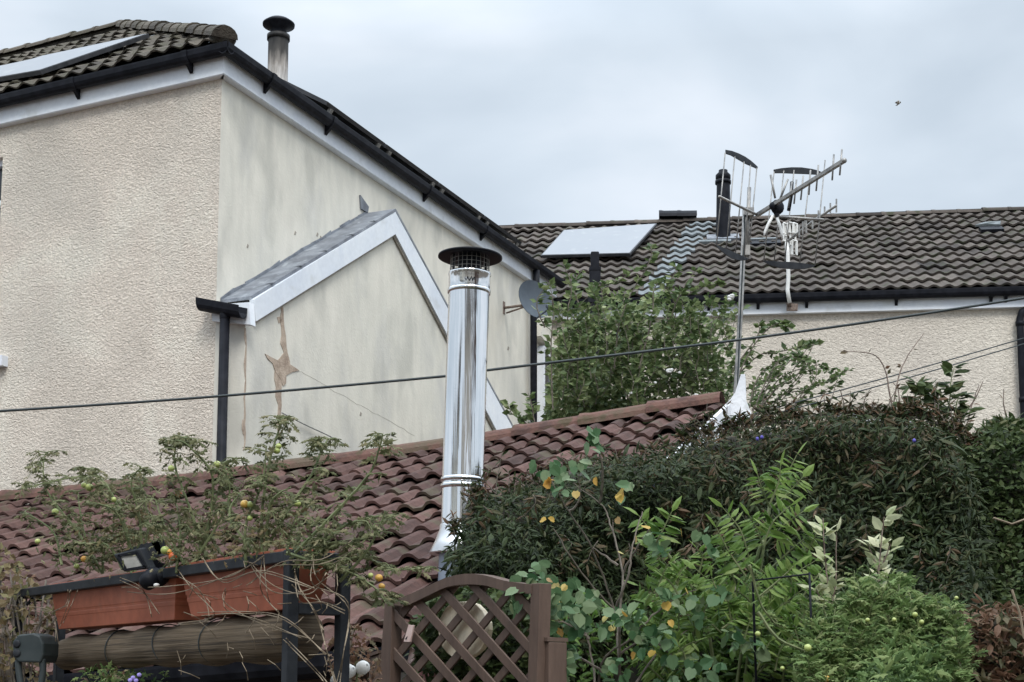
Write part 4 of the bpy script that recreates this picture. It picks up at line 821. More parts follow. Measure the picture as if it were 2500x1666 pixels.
_ph = RNG.uniform(0, 6.28, (40, 1)); _fr = RNG.normal(0, 1, (40, 3))
def lump(Pt, sc_):                                      # smooth pseudo noise in world space
    s = 0
    for i in range(14): s = s + np.sin(Pt @ (_fr[i] * sc_) + _ph[i])
    return s / 14 ** .5
def vol(poly, n, d0, thick, rnd_px=70, rnd_d=.35, lumpa=.10, lsc=5.0, skip=()):
    x0, y0 = np.min(poly, 0); x1, y1 = np.max(poly, 0); f = inpoly(poly); X = []; 
    px = RNG.uniform(x0, x1, n * 3); py = RNG.uniform(y0, y1, n * 3); ok = f(px, py); px, py = px[ok][:n], py[ok][:n]
    ed = np.clip(edged(poly, px, py) / rnd_px, 0, 1); dd = d0(px, py) if callable(d0) else np.full(len(px), d0)
    fr_ = dd + rnd_d * (1 - np.sqrt(1 - (1 - ed) ** 2)) ; base = P(px, py, fr_)
    L_ = lump(base, lsc); fr_ = fr_ + lumpa * L_
    u = RNG.uniform(0, 1, len(px)) ** 1.6; dep = fr_ + thick * u
    return px, py, P(px, py, dep), L_, u, ed
def core(poly, d0, off, thick, parent, mt=M_core, step=14, inset=24, rnd_d=.35, rnd_px=70):  # solid dark occluder added inside the leaves to block light
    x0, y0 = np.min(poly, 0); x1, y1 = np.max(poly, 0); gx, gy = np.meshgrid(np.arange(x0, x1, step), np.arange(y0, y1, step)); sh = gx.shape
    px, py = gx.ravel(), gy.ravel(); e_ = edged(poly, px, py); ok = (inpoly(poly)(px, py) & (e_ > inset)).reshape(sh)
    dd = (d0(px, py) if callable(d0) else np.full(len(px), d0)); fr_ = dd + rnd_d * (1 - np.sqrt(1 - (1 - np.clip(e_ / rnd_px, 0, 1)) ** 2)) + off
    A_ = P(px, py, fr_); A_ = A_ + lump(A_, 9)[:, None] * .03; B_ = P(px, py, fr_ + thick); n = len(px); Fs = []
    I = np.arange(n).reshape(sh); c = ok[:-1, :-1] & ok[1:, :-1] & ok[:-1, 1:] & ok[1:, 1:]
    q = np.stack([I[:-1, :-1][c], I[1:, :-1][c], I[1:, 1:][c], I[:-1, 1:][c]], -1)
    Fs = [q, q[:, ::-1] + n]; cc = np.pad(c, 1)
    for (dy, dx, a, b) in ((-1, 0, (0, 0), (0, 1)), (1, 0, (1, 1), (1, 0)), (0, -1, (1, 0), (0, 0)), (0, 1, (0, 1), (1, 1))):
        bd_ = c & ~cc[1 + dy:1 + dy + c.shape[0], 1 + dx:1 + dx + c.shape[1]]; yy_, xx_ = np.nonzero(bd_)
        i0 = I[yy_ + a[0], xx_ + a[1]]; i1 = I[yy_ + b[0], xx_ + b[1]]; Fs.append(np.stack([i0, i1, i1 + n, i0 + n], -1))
    if len(q): return npmesh('occluder_core', np.concatenate([A_, B_]), np.concatenate(Fs), np.zeros(2 * n), mt, parent)
def rdir(n, down=.3, out=.6, side=1.0): 
    d = RNG.normal(0, 1, (n, 3)) * [side, .6, .7]; d[:, 1] -= out; d[:, 2] -= down; return d
def stemleaf(pts, d, r0, per, ls, mbx, Lp_, Ld, Lsz, Lt, spread=.6, t0=.0, drop=.2, dj=.05, tr=(0, 1), wig=3, bare=0.0):
    """pixel polyline -> stem tube + leaves along it"""
    c = catm(pts, 5); dd = np.linspace(d, d + random.uniform(-dj, dj), len(c)); P3 = [P(x + random.uniform(-wig, wig) * .3, y, q) for (x, y), q in zip(c, dd)]
    mbx.tube(P3, list(np.linspace(r0, r0 * .35, len(P3))), 5)
    n = int(len(P3) * per)
    for i in range(n):
        u_ = random.uniform(max(t0, bare), 1); j = min(int(u_ * (len(P3) - 1)), len(P3) - 2); q = P3[j] + (P3[j + 1] - P3[j]) * random.random()
        td = nz(P3[j + 1] - P3[j]); sd = random.choice((-1, 1)); dv = td * random.uniform(.1, .8) + np.array([sd * random.uniform(.5, 1), random.uniform(-.8, .5), random.uniform(-drop - .2, .5 - drop)])
        Lp_.append(q + dv * .004); Ld.append(dv); Lsz.append(ls * random.uniform(.6, 1.25)); Lt.append(random.uniform(*tr))
    return P3
# --- dark hedge
HP = [(1092, 1400), (1085, 1345), (1112, 1310), (1108, 1285), (1150, 1250), (1158, 1215), (1185, 1195), (1240, 1190), (1290, 1170), (1340, 1160), (1370, 1128), (1440, 1120), (1520, 1110), (1600, 1098), (1650, 1080), (1700, 1062), (1760, 1048), (1830, 1030), (1900, 1020), (1960, 1008), (2040, 1000), (2110, 1010), (2180, 1006), (2250, 1010), (2310, 1030), (2345, 1060), (2380, 1110), (2420, 1200), (2440, 1330), (2440, 1500), (2440, 1800), (1300, 1800), (1290, 1470), (1200, 1430)]
hd_ = lambda x, y: 5.9 - (np.asarray(x) - 1100) * .0004 - np.clip(np.asarray(y) - 1100, 0, 900) * .0011
t = thing('hedge', 'large dark green and purple brown hedge filling the middle right', 'hedge', fr(P(1750, 1500, 5.4), 0))
px, py, pp, L_, u, ed = vol(HP, 52000, hd_, .36, 75, .5, .14, 5.5)
warm = np.clip((1250 - py) / 240, 0, 1) * .36 + .10 * L_ + .55 * np.clip(lump(pp, 1.6) - .55, 0, 1)
leaves('foliage', pp, rdir(len(pp), .55, .35), RNG.uniform(.026, .042, len(pp)) * RNG.choice([.7, 1.0, 1.3, 1.8], len(pp), p=[.25, .4, .25, .1]), np.clip(RNG.uniform(.0, .62, len(pp)) + warm * RNG.uniform(.2, 1, len(pp)), 0, 1), 'lance', LF_dark, t, width=.9, up=1.0, rnd=.5)
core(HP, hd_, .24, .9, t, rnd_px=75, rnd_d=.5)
# dead brown patches, inner stems and long hanging shoots
random.seed(31); m, a1, a2, a3, a4 = MB(), [], [], [], []
for i in range(70):
    x = random.uniform(1150, 2380); y = random.uniform(1090, 1560)
    if not inpoly(HP)(np.array([x]), np.array([y]))[0]: continue
    stemleaf([(x, y), (x + random.uniform(-20, 20), y + 20), (x + random.uniform(-40, 40), y + random.uniform(30, 60))], float(hd_(x, y)) - .06, .0022, 2.2, .045, m, a1, a2, a3, a4, tr=(.35, .9))
obj('hanging_shoots', m, M_bark, t); leaves('brown_leaves', a1, a2, np.array(a3), np.array(a4), 'lance', LF_dark, t, label='brown tinged leaves on hanging shoots')
# stray sprigs poking from hedge top and left
sp_pos, sp_dir, sp_s, sp_t = [], [], [], []; m = MB()
for i in range(230):
    k = random.choice([random.randint(2, 25), random.randint(14, 25)]); a, b = np.array(HP[k]), np.array(HP[(k + 1)]); q = a + (b - a) * random.random(); d0_ = float(hd_(q[0], q[1])) + .25
    Ls = random.uniform(15, 60) * (1.0 if random.random() < .8 else 1.8); an = random.gauss(0, .42); c_ = []
    for j in range(6): tt = j / 5; c_.append(P(q[0] + math.sin(an) * Ls * tt + random.uniform(-2, 2), q[1] + 14 - math.cos(an) * Ls * tt, d0_))
    m.tube(c_, [.003, .0028, .0025, .002, .0015, .001], 4)
    for j in range(9): sp_pos.append(c_[1] + (c_[5] - c_[1]) * random.random()); sp_dir.append([random.choice((-1, 1)) * random.uniform(.2, 1), random.uniform(-.6, .5), random.uniform(-.7, 1.1)]); sp_s.append(random.uniform(.02, .042)); sp_t.append(random.uniform(.2, 1))
obj('twigs', m, M_bark, t); leaves('shoots', sp_pos, sp_dir, np.array(sp_s), np.array(sp_t), 'lance', LF_dark, t, label='stray shoots along the hedge top')
for (x, y) in ((1849, 1072), (1598, 1188), (2232, 1076), (1860, 1068)):
    c0 = P(x, y, float(hd_(x, y)) - .03); m = MB(); m.ball(c0, .007, 8, (1, 1, 1.2)); obj('blue_flower', m, M_blue, t)
# --- olive shrub right
OP = [(2260, 1120), (2330, 1090), (2380, 1060), (2430, 1040), (2520, 1050), (2700, 1080), (2700, 1800), (2300, 1800), (2180, 1500), (2140, 1380), (2160, 1260), (2210, 1180)]
t = thing('shrub', 'olive green small leaved shrub at the right edge beside the dark hedge', 'shrub', fr(P(2400, 1500, 5.2), 0))
od_ = lambda x, y: 5.5 - np.clip(np.asarray(y) - 1100, 0, 900) * .0011
px, py, pp, L_, u, ed = vol(OP, 17000, od_, .3, 60, .35, .09, 5)
leaves('foliage', pp, rdir(len(pp), .2, .4), RNG.uniform(.022, .042, len(pp)), np.clip(RNG.uniform(.0, .75, len(pp)) + .2 * L_ - .2 * (ed > .9), 0, 1), 'small', LF_olive, t, up=1, rnd=.6, width=1.2)
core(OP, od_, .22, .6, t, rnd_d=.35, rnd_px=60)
# --- light green bush at right edge
GPp = [(2390, 1075), (2400, 1040), (2440, 1020), (2520, 1025), (2600, 1040), (2600, 1120), (2420, 1110)]
t = thing('shrub', 'fresh light green leafy clump at the right edge above the olive shrub', 'shrub', P(2460, 1090, 5.8))
px, py, pp, L_, u, ed = vol(GPp, 1400, 5.7, .35, 40, .2, .05, 6); leaves('foliage', pp, rdir(len(pp), .0, .3), RNG.uniform(.03, .055, len(pp)), RNG.uniform(0, 1, len(pp)), 'lance', LF_olive, t, width=1.3)
# --- white rose bush behind red roof
RPx = [(1330, 1070), (1335, 980), (1345, 900), (1350, 850), (1365, 820), (1385, 790), (1420, 765), (1450, 775), (1470, 720), (1520, 715), (1560, 740), (1600, 700), (1660, 715), (1700, 745), (1760, 770), (1790, 830), (1800, 900), (1790, 1000), (1700, 1075)]
t = thing('rose_bush', 'tall white flowering rose bush in front of the far house', 'rose bush', fr(P(1560, 1000, 13.6), 0)); RBT = t
rd_ = lambda x, y: np.full(np.shape(x), 13.2)
px, py, pp, L_, u, ed = vol(RPx, 12500, rd_, 1.1, 60, .6, .28, 2)
keep = RNG.uniform(0, 1, len(pp)) < (.12 + .7 * np.clip((py - 790) / 200, 0, 1)) * (1 + .8 * L_)
pp, ks = pp[keep], L_[keep]; leaves('foliage', pp, rdir(len(pp), .3, .3), RNG.uniform(.045, .09, len(pp)), np.clip(RNG.uniform(0, .85, len(pp)) + .12 * ks, 0, 1), 'small', LF_rose, t, width=1.25, up=.8, rnd=.7)
core([(1350, 1070), (1370, 990), (1440, 950), (1620, 950), (1720, 980), (1740, 1070)], rd_, .7, .7, t, rnd_d=.6, rnd_px=60, inset=14)
rb_m, rb_p, rb_d, rb_s, rb_t = MB(), [], [], [], []
random.seed(21)
shoots = [[(1350, 1000), (1345, 850), (1352, 760), (1342, 690)], [(1400, 900), (1385, 780), (1395, 700), (1372, 640)], [(1430, 900), (1440, 790), (1470, 730), (1462, 690)], [(1500, 900), (1510, 800), (1540, 720), (1585, 640), (1590, 600)],
          [(1560, 900), (1590, 780), (1600, 700), (1640, 680), (1650, 650)], [(1650, 900), (1640, 780), (1670, 700), (1700, 660)], [(1700, 900), (1740, 800), (1775, 745), (1782, 722)], [(1620, 850), (1650, 760), (1625, 700), (1610, 690)],
          [(1790, 950), (1830, 860), (1880, 800), (1910, 790), (1925, 800)], [(1790, 900), (1850, 820), (1850, 790)], [(1780, 940), (1850, 870), (1900, 860), (1960, 845), (1990, 835)], [(1800, 960), (1880, 920), (1930, 880), (1950, 850)],
          [(1300, 1060), (1280, 1030), (1250, 1010), (1240, 985)], [(1310, 1060), (1300, 1000), (1290, 960)], [(1330, 800), (1310, 740), (1340, 690)], [(1450, 700), (1500, 690), (1550, 660)], [(1420, 760), (1400, 700), (1420, 660)], [(1680, 720), (1720, 700), (1760, 690)]]
for s in shoots: stemleaf(s, random.uniform(12.6, 13.2), .008, 3.0, .075, rb_m, rb_p, rb_d, rb_s, rb_t)
for i in range(120):
    x = random.uniform(1370, 1790); y = random.uniform(740, 930); stemleaf([(x, y + 70), (x + random.uniform(-25, 25), y + 20), (x + random.uniform(-55, 55), y - random.uniform(0, 70))], random.uniform(12.5, 13.2), .004, 2.6, .066, rb_m, rb_p, rb_d, rb_s, rb_t)
obj('canes', rb_m, M_bark, t); leaves('shoots', rb_p, rb_d, np.array(rb_s), np.array(rb_t) * .9, 'small', LF_rose, t, width=1.3, rnd=.8, label='leafy shoots at the bush top')
for (x, y, r_) in ((1783, 727, .026), (1635, 906, .022), (1600, 935, .01), (1660, 910, .011), (1700, 965, .013), (1712, 975, .012), (1590, 760, .009), (1735, 905, .012), (1652, 868, .008), (1540, 960, .009)):
    r_ *= 1.45; c0 = P(x, y, 12.5); m = MB()
    for k in range(14): m.ball(c0 + np.array([random.uniform(-1, 1), random.uniform(-.5, .5), random.uniform(-.8, .8)]) * r_ * .6, r_ * .55, 8, (1, .8, .7))
    obj('white_rose', m, M_ped, t)
# --- thin leafed climber to the right of the rose
t = thing('climber', 'thin leafed climber with dark small leaves against the far cream wall', 'climbing plant', fr(P(1930, 1000, 12), 0))
m, a1, a2, a3, a4 = MB(), [], [], [], []
for s in ([(1830, 1040), (1880, 960), (1930, 920), (1980, 850), (1990, 832)], [(1850, 1040), (1900, 990), (1960, 900), (1940, 860)], [(1840, 1030), (1900, 930), (1990, 900), (2030, 905)], [(1900, 1050), (1950, 960), (2020, 940), (2060, 905)], [(1840, 1000), (1860, 940), (1900, 900), (1910, 880)],
          [(1860, 1020), (1920, 950), (2000, 960), (2050, 930)], [(1880, 1040), (1960, 980), (2010, 990)], [(1840, 990), (1870, 900), (1930, 870), (1950, 880)], [(1850, 1000), (1890, 880), (1960, 890)], [(1900, 1030), (1990, 940), (1980, 880)]):
    for k in range(2): stemleaf([(x + random.uniform(-14, 14), y + random.uniform(-10, 10)) for x, y in s], random.uniform(11.4, 12), .006, 3.4, .046, m, a1, a2, a3, a4)
obj('canes', m, M_bark, t); leaves('foliage', a1, a2, np.array(a3), np.array(a4) * .6, 'small', LF_rose, t, width=1.3, rnd=.8)
# --- upright glossy shoots above hedge + arching bare twigs
t = thing('shrub', 'upright leafy shoots standing above the top of the dark hedge on the right', 'shrub', fr(P(2260, 1050, 5.9), 0))
m, a1, a2, a3, a4 = MB(), [], [], [], []
for s in ([(2300, 1100), (2318, 980), (2322, 930), (2330, 895)], [(2260, 1100), (2250, 990), (2240, 940), (2235, 935)], [(2250, 1080), (2270, 1000), (2265, 960), (2225, 945)], [(2340, 1100), (2350, 1030), (2365, 1000)], [(2280, 1060), (2285, 1000), (2300, 960)], [(2220, 1080), (2215, 1010), (2200, 965)], [(2330, 1060), (2335, 990), (2345, 960)]):
    stemleaf(s, 5.8, .004, 2.6, .06, m, a1, a2, a3, a4)
obj('canes', m, M_gstem, t); leaves('foliage', a1, a2, np.array(a3), np.array(a4) * .8, 'lance', LF_olive, t, width=1.3, rnd=.5)
t = thing('bramble_stems', 'bare arching red brown bramble stems against the far wall', 'bramble', fr(P(2180, 1050, 6.2), 0)); m, a1, a2, a3, a4 = MB(), [], [], [], []
for s in ([(2190, 1080), (2172, 960), (2160, 900), (2130, 865), (2060, 858)], [(2170, 1060), (2190, 940), (2210, 880), (2255, 815)], [(2200, 1060), (2195, 960), (2180, 935)], [(2350, 1090), (2370, 1000), (2390, 940)], [(2080, 1080), (2065, 1000), (2050, 950)], [(2300, 1060), (2370, 990), (2400, 930)], [(2470, 1060), (2452, 1000), (2450, 950)]):
    stemleaf(s, 6.1, .0045, .35, .03, m, a1, a2, a3, a4)
obj('canes', m, M_rust, t); leaves('foliage', a1, a2, np.array(a3), np.array(a4), 'small', LF_russet, t)
# --- bright green pinnate shrub
def pinnate(tipx, tipy, basex, basey, d, n, ls, acc, mbx, droop=.25):
    pts = catm([(basex, basey), ((basex + tipx) / 2 + random.uniform(-12, 12), (basey + tipy) / 2 - 8), (tipx, tipy)], 6); P3 = [P(x, y, d - .02 * i / len(pts)) for i, (x, y) in enumerate(pts)]
    mbx.tube(P3, list(np.linspace(.004, .0015, len(P3))), 5)
    for i in range(n):
        u_ = .25 + .75 * i / n; j = int(u_ * (len(P3) - 1)); q = P3[j]; td = nz(P3[min(j + 1, len(P3) - 1)] - P3[max(j - 1, 0)]); sx = np.array([td[2], 0, -td[0]])
        for sg in (-1, 1): acc[0].append(q); acc[1].append(td * .45 + sx * sg + np.array([0, random.uniform(-.5, .1), -droop * random.random()])); acc[2].append(ls * (1 - .35 * u_) * random.uniform(.8, 1.2)); acc[3].append(random.uniform(.2, 1))
    acc[0].append(P3[-1]); acc[1].append(td); acc[2].append(ls * .9); acc[3].append(.8)
t = thing('elder_shrub', 'bright yellow green shrub with rows of pointed leaflets in front of the dark hedge', 'shrub', fr(P(1830, 1666, 4.6), 0)); m = MB(); acc = ([], [], [], [])
for (tx, ty, bx, by) in ((1945, 1112, 1880, 1230), (1905, 1140, 1880, 1230), (1850, 1160, 1880, 1240), (1960, 1165, 1885, 1240), (1930, 1235, 1865, 1330), (1830, 1260, 1865, 1340), (1960, 1250, 1870, 1330), (1765, 1240, 1830, 1370), (1985, 1300, 1880, 1390), (1775, 1330, 1850, 1430), (1750, 1290, 1830, 1420), (1940, 1380, 1850, 1460), (1990, 1370, 1870, 1450),
                         (1700, 1390, 1800, 1490), (1960, 1440, 1850, 1520), (1730, 1450, 1830, 1550), (1900, 1460, 1840, 1560), (1640, 1250, 1600, 1330), (1560, 1260, 1600, 1350), (1610, 1400, 1690, 1480), (1590, 1340, 1660, 1440), (1560, 1430, 1650, 1500)): pinnate(tx, ty, bx, by, random.uniform(4.6, 4.9), 7, .068, acc, m)
random.seed(5)
for i in range(70):
    x = random.uniform(1600, 1960); y = random.uniform(1330, 1660); pinnate(x + random.uniform(-70, 70), y - random.uniform(10, 60), x, y + 30, random.uniform(4.6, 5.0), 6, .055, acc, m)
for s in ([(1800, 1800), (1840, 1500), (1880, 1230)], [(1780, 1800), (1840, 1400), (1865, 1320)], [(1760, 1800), (1720, 1500), (1620, 1340)], [(1820, 1800), (1850, 1600), (1860, 1450)]): m.tube([P(x, y, 4.9) for x, y in catm(s)], .006, 6)
obj('stems', m, M_gstem, t); leaves('foliage', acc[0], acc[1], np.array(acc[2]), np.array(acc[3]) * .9, 'lance', LF_lime, t, width=1.25, rnd=.35)
# --- lower mixed green mass beneath
LPp = [(1330, 1470), (1420, 1440), (1500, 1480), (1600, 1440), (1760, 1420), (1900, 1430), (2000, 1500), (2010, 1800), (1340, 1800)]
px, py, pp, L_, u, ed = vol(LPp, 3600, 5.0, .25, 50, .2, .07, 6)
k_ = RNG.uniform(0, 1, len(pp)) < np.where(px < 1560, .35, 1); pp = pp[k_]
leaves('lower_foliage', pp, rdir(len(pp), .3, .5), RNG.uniform(.03, .06, len(pp)), RNG.uniform(0, .62, len(pp)), 'lance', LF_lime, t, width=1.2, rnd=.5)
# --- round leaved shrub with bare stems
t = thing('round_leaf_shrub', 'shrub with round green leaves turning yellow on bare pale twigs beside the gate', 'shrub', fr(P(1500, 1666, 4.4), 0)); m = MB()
bst = [[(1520, 1800), (1510, 1600), (1500, 1490), (1440, 1330), (1390, 1250), (1345, 1170)], [(1510, 1800), (1515, 1500), (1520, 1400), (1490, 1280), (1465, 1230), (1400, 1180)], [(1500, 1490), (1420, 1400), (1350, 1290)], [(1505, 1480), (1535, 1400), (1545, 1330), (1570, 1250)], [(1390, 1250), (1415, 1220), (1412, 1160)],
       [(1450, 1800), (1450, 1640), (1430, 1550), (1400, 1480), (1350, 1440)], [(1460, 1800), (1470, 1620), (1540, 1560), (1620, 1480), (1700, 1440)], [(1470, 1800), (1600, 1600), (1680, 1540)], [(1520, 1400), (1560, 1330), (1590, 1290)], [(1510, 1380), (1450, 1340)], [(1465, 1230), (1470, 1150), (1460, 1080), (1455, 1040)], [(1440, 1560), (1380, 1520), (1330, 1530)], [(1510, 1600), (1580, 1560), (1640, 1600)], [(1470, 1640), (1400, 1600), (1370, 1640)]]
for s in bst: m.tube([P(x + random.uniform(-2, 2), y + random.uniform(-2, 2), 4.75 + .1 * math.sin(s[0][0] + y * .01)) for x, y in catm(s)], list(np.linspace(.005, .0018, len(catm(s)))), 5)
obj('twigs', m, M_bark, t)
rp_, rd2, rs_, rt_ = [], [], [], []; yp, yd, ys = [], [], []
def blob(x, y, r, n, yel=.0, s=.04):
    for i in range(n):
        a = random.uniform(0, 6.28); q = P(x + r * math.cos(a) * random.random() ** .5, y + r * math.sin(a) * random.random() ** .5, random.uniform(4.5, 4.75)); dv = [random.uniform(-.8, .8), random.uniform(-.5, .1), random.uniform(-1.2, .3)]
        if random.random() < yel: yp.append(q); yd.append(dv); ys.append(s * random.uniform(.55, .95))
        else: rp_.append(q); rd2.append(dv); rs_.append(s * random.uniform(.6, 1.2)); rt_.append(random.random())
for b in ((1330, 1140, 26, 8), (1375, 1160, 26, 8), (1420, 1140, 22, 7), (1445, 1080, 22, 9), (1460, 1060, 14, 5), (1370, 1195, 16, 4, .2), (1390, 1198, 10, 2), (1532, 1180, 10, 3), (1515, 1205, 12, 3, .5), (1330, 1395, 26, 9), (1320, 1440, 34, 26, .05), (1370, 1460, 32, 22, .08), (1420, 1470, 26, 16), (1350, 1500, 40, 30), (1410, 1510, 30, 20), (1440, 1440, 16, 5), (1400, 1425, 14, 4), (1480, 1520, 28, 14, .08), (1540, 1500, 34, 20),
          (1560, 1560, 30, 18), (1610, 1560, 34, 22), (1350, 1550, 28, 16, .1), (1400, 1600, 26, 14), (1380, 1640, 30, 16), (1600, 1310, 24, 8), (1620, 1340, 20, 7), (1710, 1310, 16, 5), (1740, 1350, 16, 5), (1690, 1490, 34, 18), (1760, 1460, 30, 16), (1790, 1550, 34, 18), (1840, 1580, 30, 16), (1720, 1620, 40, 22), (1500, 1640, 40, 14), (1640, 1640, 40, 20), (1310, 1480, 22, 10), (1290, 1425, 20, 8), (1270, 1430, 16, 6), (1265, 1450, 14, 4), (1260, 1475, 14, 4), (1640, 1440, 30, 10)):
    blob(*b)
for (x, y, k) in ((1342, 1166, 3), (1343, 1180, 1), (1338, 1408, 2), (1514, 1210, 2), (1490, 1245, 2), (1505, 1270, 2), (1325, 1275, 2), (1515, 1350, 2), (1480, 1505, 2), (1489, 1525, 2), (1577, 1288, 2), (1665, 1292, 2), (1555, 1310, 1), (1730, 1612, 2), (1360, 1430, 2), (1385, 1425, 1), (1370, 1540, 2), (1670, 1440, 1), (1620, 1470, 1), (1450, 1170, 1), (1355, 1270, 1), (1520, 1490, 1), (1640, 1520, 1), (1410, 1200, 2), (1545, 1600, 2), (1600, 1590, 1)):
    for _ in range((k + 1) // 2): yp.append(P(x + random.uniform(-5, 5), y + random.uniform(-5, 5), 4.55)); yd.append([random.uniform(-.4, .4), -.3, random.uniform(-1, .2)]); ys.append(random.uniform(.022, .034))
leaves('foliage', rp_, rd2, np.array(rs_), np.array(rt_), 'round', LF_round, t, up=.35, rnd=.5)
leaves('yellow_leaves', yp, yd, np.array(ys), RNG.uniform(0, 1, len(yp)), 'round', LF_yel, t, up=.1, rnd=.4, label='yellow and orange leaves')
# --- variegated plants
for (lab, segs) in (('variegated cream edged plant, the shorter one nearer the bright green shrub', [[(2030, 1560), (2022, 1440), (2012, 1330), (2010, 1265)], [(2030, 1480), (2040, 1420), (2042, 1300)], [(2020, 1520), (1998, 1450), (1990, 1440)]]), ('variegated cream edged plant, the right one rising against the dark hedge', [[(2150, 1520), (2146, 1420), (2150, 1340), (2158, 1262)], [(2148, 1400), (2120, 1330)], [(2150, 1390), (2175, 1330)]])):
    t = thing('variegated_plant', lab, 'plant', fr(P(*segs[0][0], 4.7), 0), 'variegated plants before the hedge'); m, a1, a2, a3, a4 = MB(), [], [], [], []
    for s in segs: stemleaf(s, 4.6, .004, 1.25, .05, m, a1, a2, a3, a4, drop=-.2, dj=.02, tr=(.3, 1))
    m.tube([P(*segs[0][0], 4.6), fr(P(*segs[0][0], 4.7), 0)], .005, 5); obj('stems', m, M_rust, t); leaves('foliage', a1, a2, np.array(a3), np.array(a4), 'lance', LF_var, t, width=1.7, rnd=.35)
# --- bushy tomato, lower right
def tomatoes(parent, lst, d):
    for (x, y, r_, mt) in lst:
        r_ *= .85
        c0 = P(x, y, d); m = MB(); m.ball(c0, r_, 12, (1, 1, .93)); f_ = obj('tomato', m, mt, parent)
TB = [(1960, 1590), (2000, 1510), (2050, 1490), (2090, 1420), (2150, 1450), (2200, 1430), (2260, 1470), (2330, 1520), (2360, 1620), (2370, 1800), (1930, 1800)]
t = thing('tomato_plant', 'bushy fresh green tomato plant with small fruit in the lower right', 'tomato plant', fr(P(2160, 1640, 4.3), 0))
td_ = lambda x, y: 4.45 - np.clip(np.asarray(y) - 1400, 0, 400) * .0008
px, py, pp, L_, u, ed = vol(TB, 4600, td_, .34, 60, .3, .26, 9)
leaves('foliage', pp, rdir(len(pp), .1, .3, 1.1), RNG.uniform(.02, .07, len(pp)), np.clip(RNG.uniform(0, 1.0, len(pp)) + .1 * L_ - .3 * u, 0, 1), 'lobed', LF_tomg, t, width=.6, rnd=1.1, up=.3)  # deeper leaves get a darker tint: inner shadow painted into the leaf colour
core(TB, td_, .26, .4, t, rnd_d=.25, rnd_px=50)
m, a1, a2, a3, a4 = MB(), [], [], [], []
for i in range(46):
    k = random.randint(0, 9); a, b = np.array(TB[k]), np.array(TB[(k + 1)]); q = a + (b - a) * random.random(); dx = random.uniform(-30, 30)
    stemleaf([(q[0], q[1] + 30), (q[0] + dx * .4, q[1]), (q[0] + dx, q[1] - random.uniform(15, 50))], 4.45, .003, 2.4, .035, m, a1, a2, a3, a4)
for i in range(170):
    x, y = random.uniform(1960, 2380), random.uniform(1410, 1690)
    if inpoly(TB)(np.array([x]), np.array([y]))[0]: dx = random.uniform(-34, 34); stemleaf([(x, y + 25), (x + dx * .4, y), (x + dx, y - random.uniform(5, 45))], float(td_(x, y)) - .07, .0022, 2.0, .042, m, a1, a2, a3, a4, tr=(.3, 1))
stemleaf([(1850, 1495), (1900, 1560), (1980, 1600), (2060, 1680)], 4.25, .006, 1.2, .04, m, a1, a2, a3, a4); stemleaf([(1830, 1380), (1860, 1480), (1900, 1530)], 4.3, .005, 3, .04, m, a1, a2, a3, a4)
obj('stems', m, M_gstem, t); leaves('shoots', a1, a2, np.array(a3), np.array(a4), 'lobed', LF_tomg, t, width=.6, rnd=.7, label='loose leafy shoots at the edge of the plant')
tomatoes(t, [(2160, 1591, .0135, M_tomO), (2233, 1590, .009, M_tomG), (1972, 1582, .014, M_tomG), (2234, 1501, .010, M_tomG), (2183, 1513, .008, M_tomG), (2250, 1519, .009, M_tomG), (2018, 1658, .013, M_tomO), (2335, 1460, .007, M_tomG), (1850, 1548, .010, M_tomG), (2118, 1514, .008, M_tomG), (1910, 1632, .008, M_tomG)], 4.18)
# stakes
t = thing('garden_stake', 'dark thin metal plant stake with crossbar in front of the green shrub', 'plant stake', fr(P(1978, 1666, 4.45), 0))
m = MB(); m.tube([P(1976, 1398, 4.3), P(1982, 1560, 4.3), fr(P(1982, 1700, 4.3), 0)], .0035, 6); m.tube([P(1838, 1418, 4.4), P(1976, 1402, 4.3)], .003, 6); m.tube([P(1838, 1418, 4.4), P(1846, 1666, 4.7), fr(P(1846, 1700, 4.7), 0)], .004, 6); obj('frame', m, M_black, t)
# --- russet shrub bottom right
t = thing('shrub', 'russet brown leaved shrub in the bottom right corner', 'shrub', fr(P(2440, 1640, 4.4), 0)); px, py, pp, L_, u, ed = vol([(2330, 1500), (2400, 1470), (2450, 1490), (2540, 1470), (2700, 1500), (2700, 1800), (2370, 1800)], 2600, 4.5, .3, 40, .2, .08, 7)
leaves('foliage', pp, rdir(len(pp), .2, .4), RNG.uniform(.02, .06, len(pp)), RNG.uniform(0, 1, len(pp)), 'lance', LF_russet, t, width=1.2, rnd=.8)
core([(2330, 1500), (2400, 1470), (2540, 1470), (2700, 1500), (2700, 1800), (2370, 1800)], lambda x, y: np.full(np.shape(x), 4.5), .2, .4, t, rnd_d=.2, rnd_px=40)
m = MB(); m.tube([P(2470, 1440, 4.4), P(2490, 1500, 4.4), P(2500, 1560, 4.4)], .004, 5); obj('dry_stem', m, M_twig, t)
m = MB(); m.tube([P(2425, 1265, 4.9), P(2470, 1280, 4.9), P(2520, 1262, 4.9)], .004, 5); obj('dry_stem', m, M_twig, t)
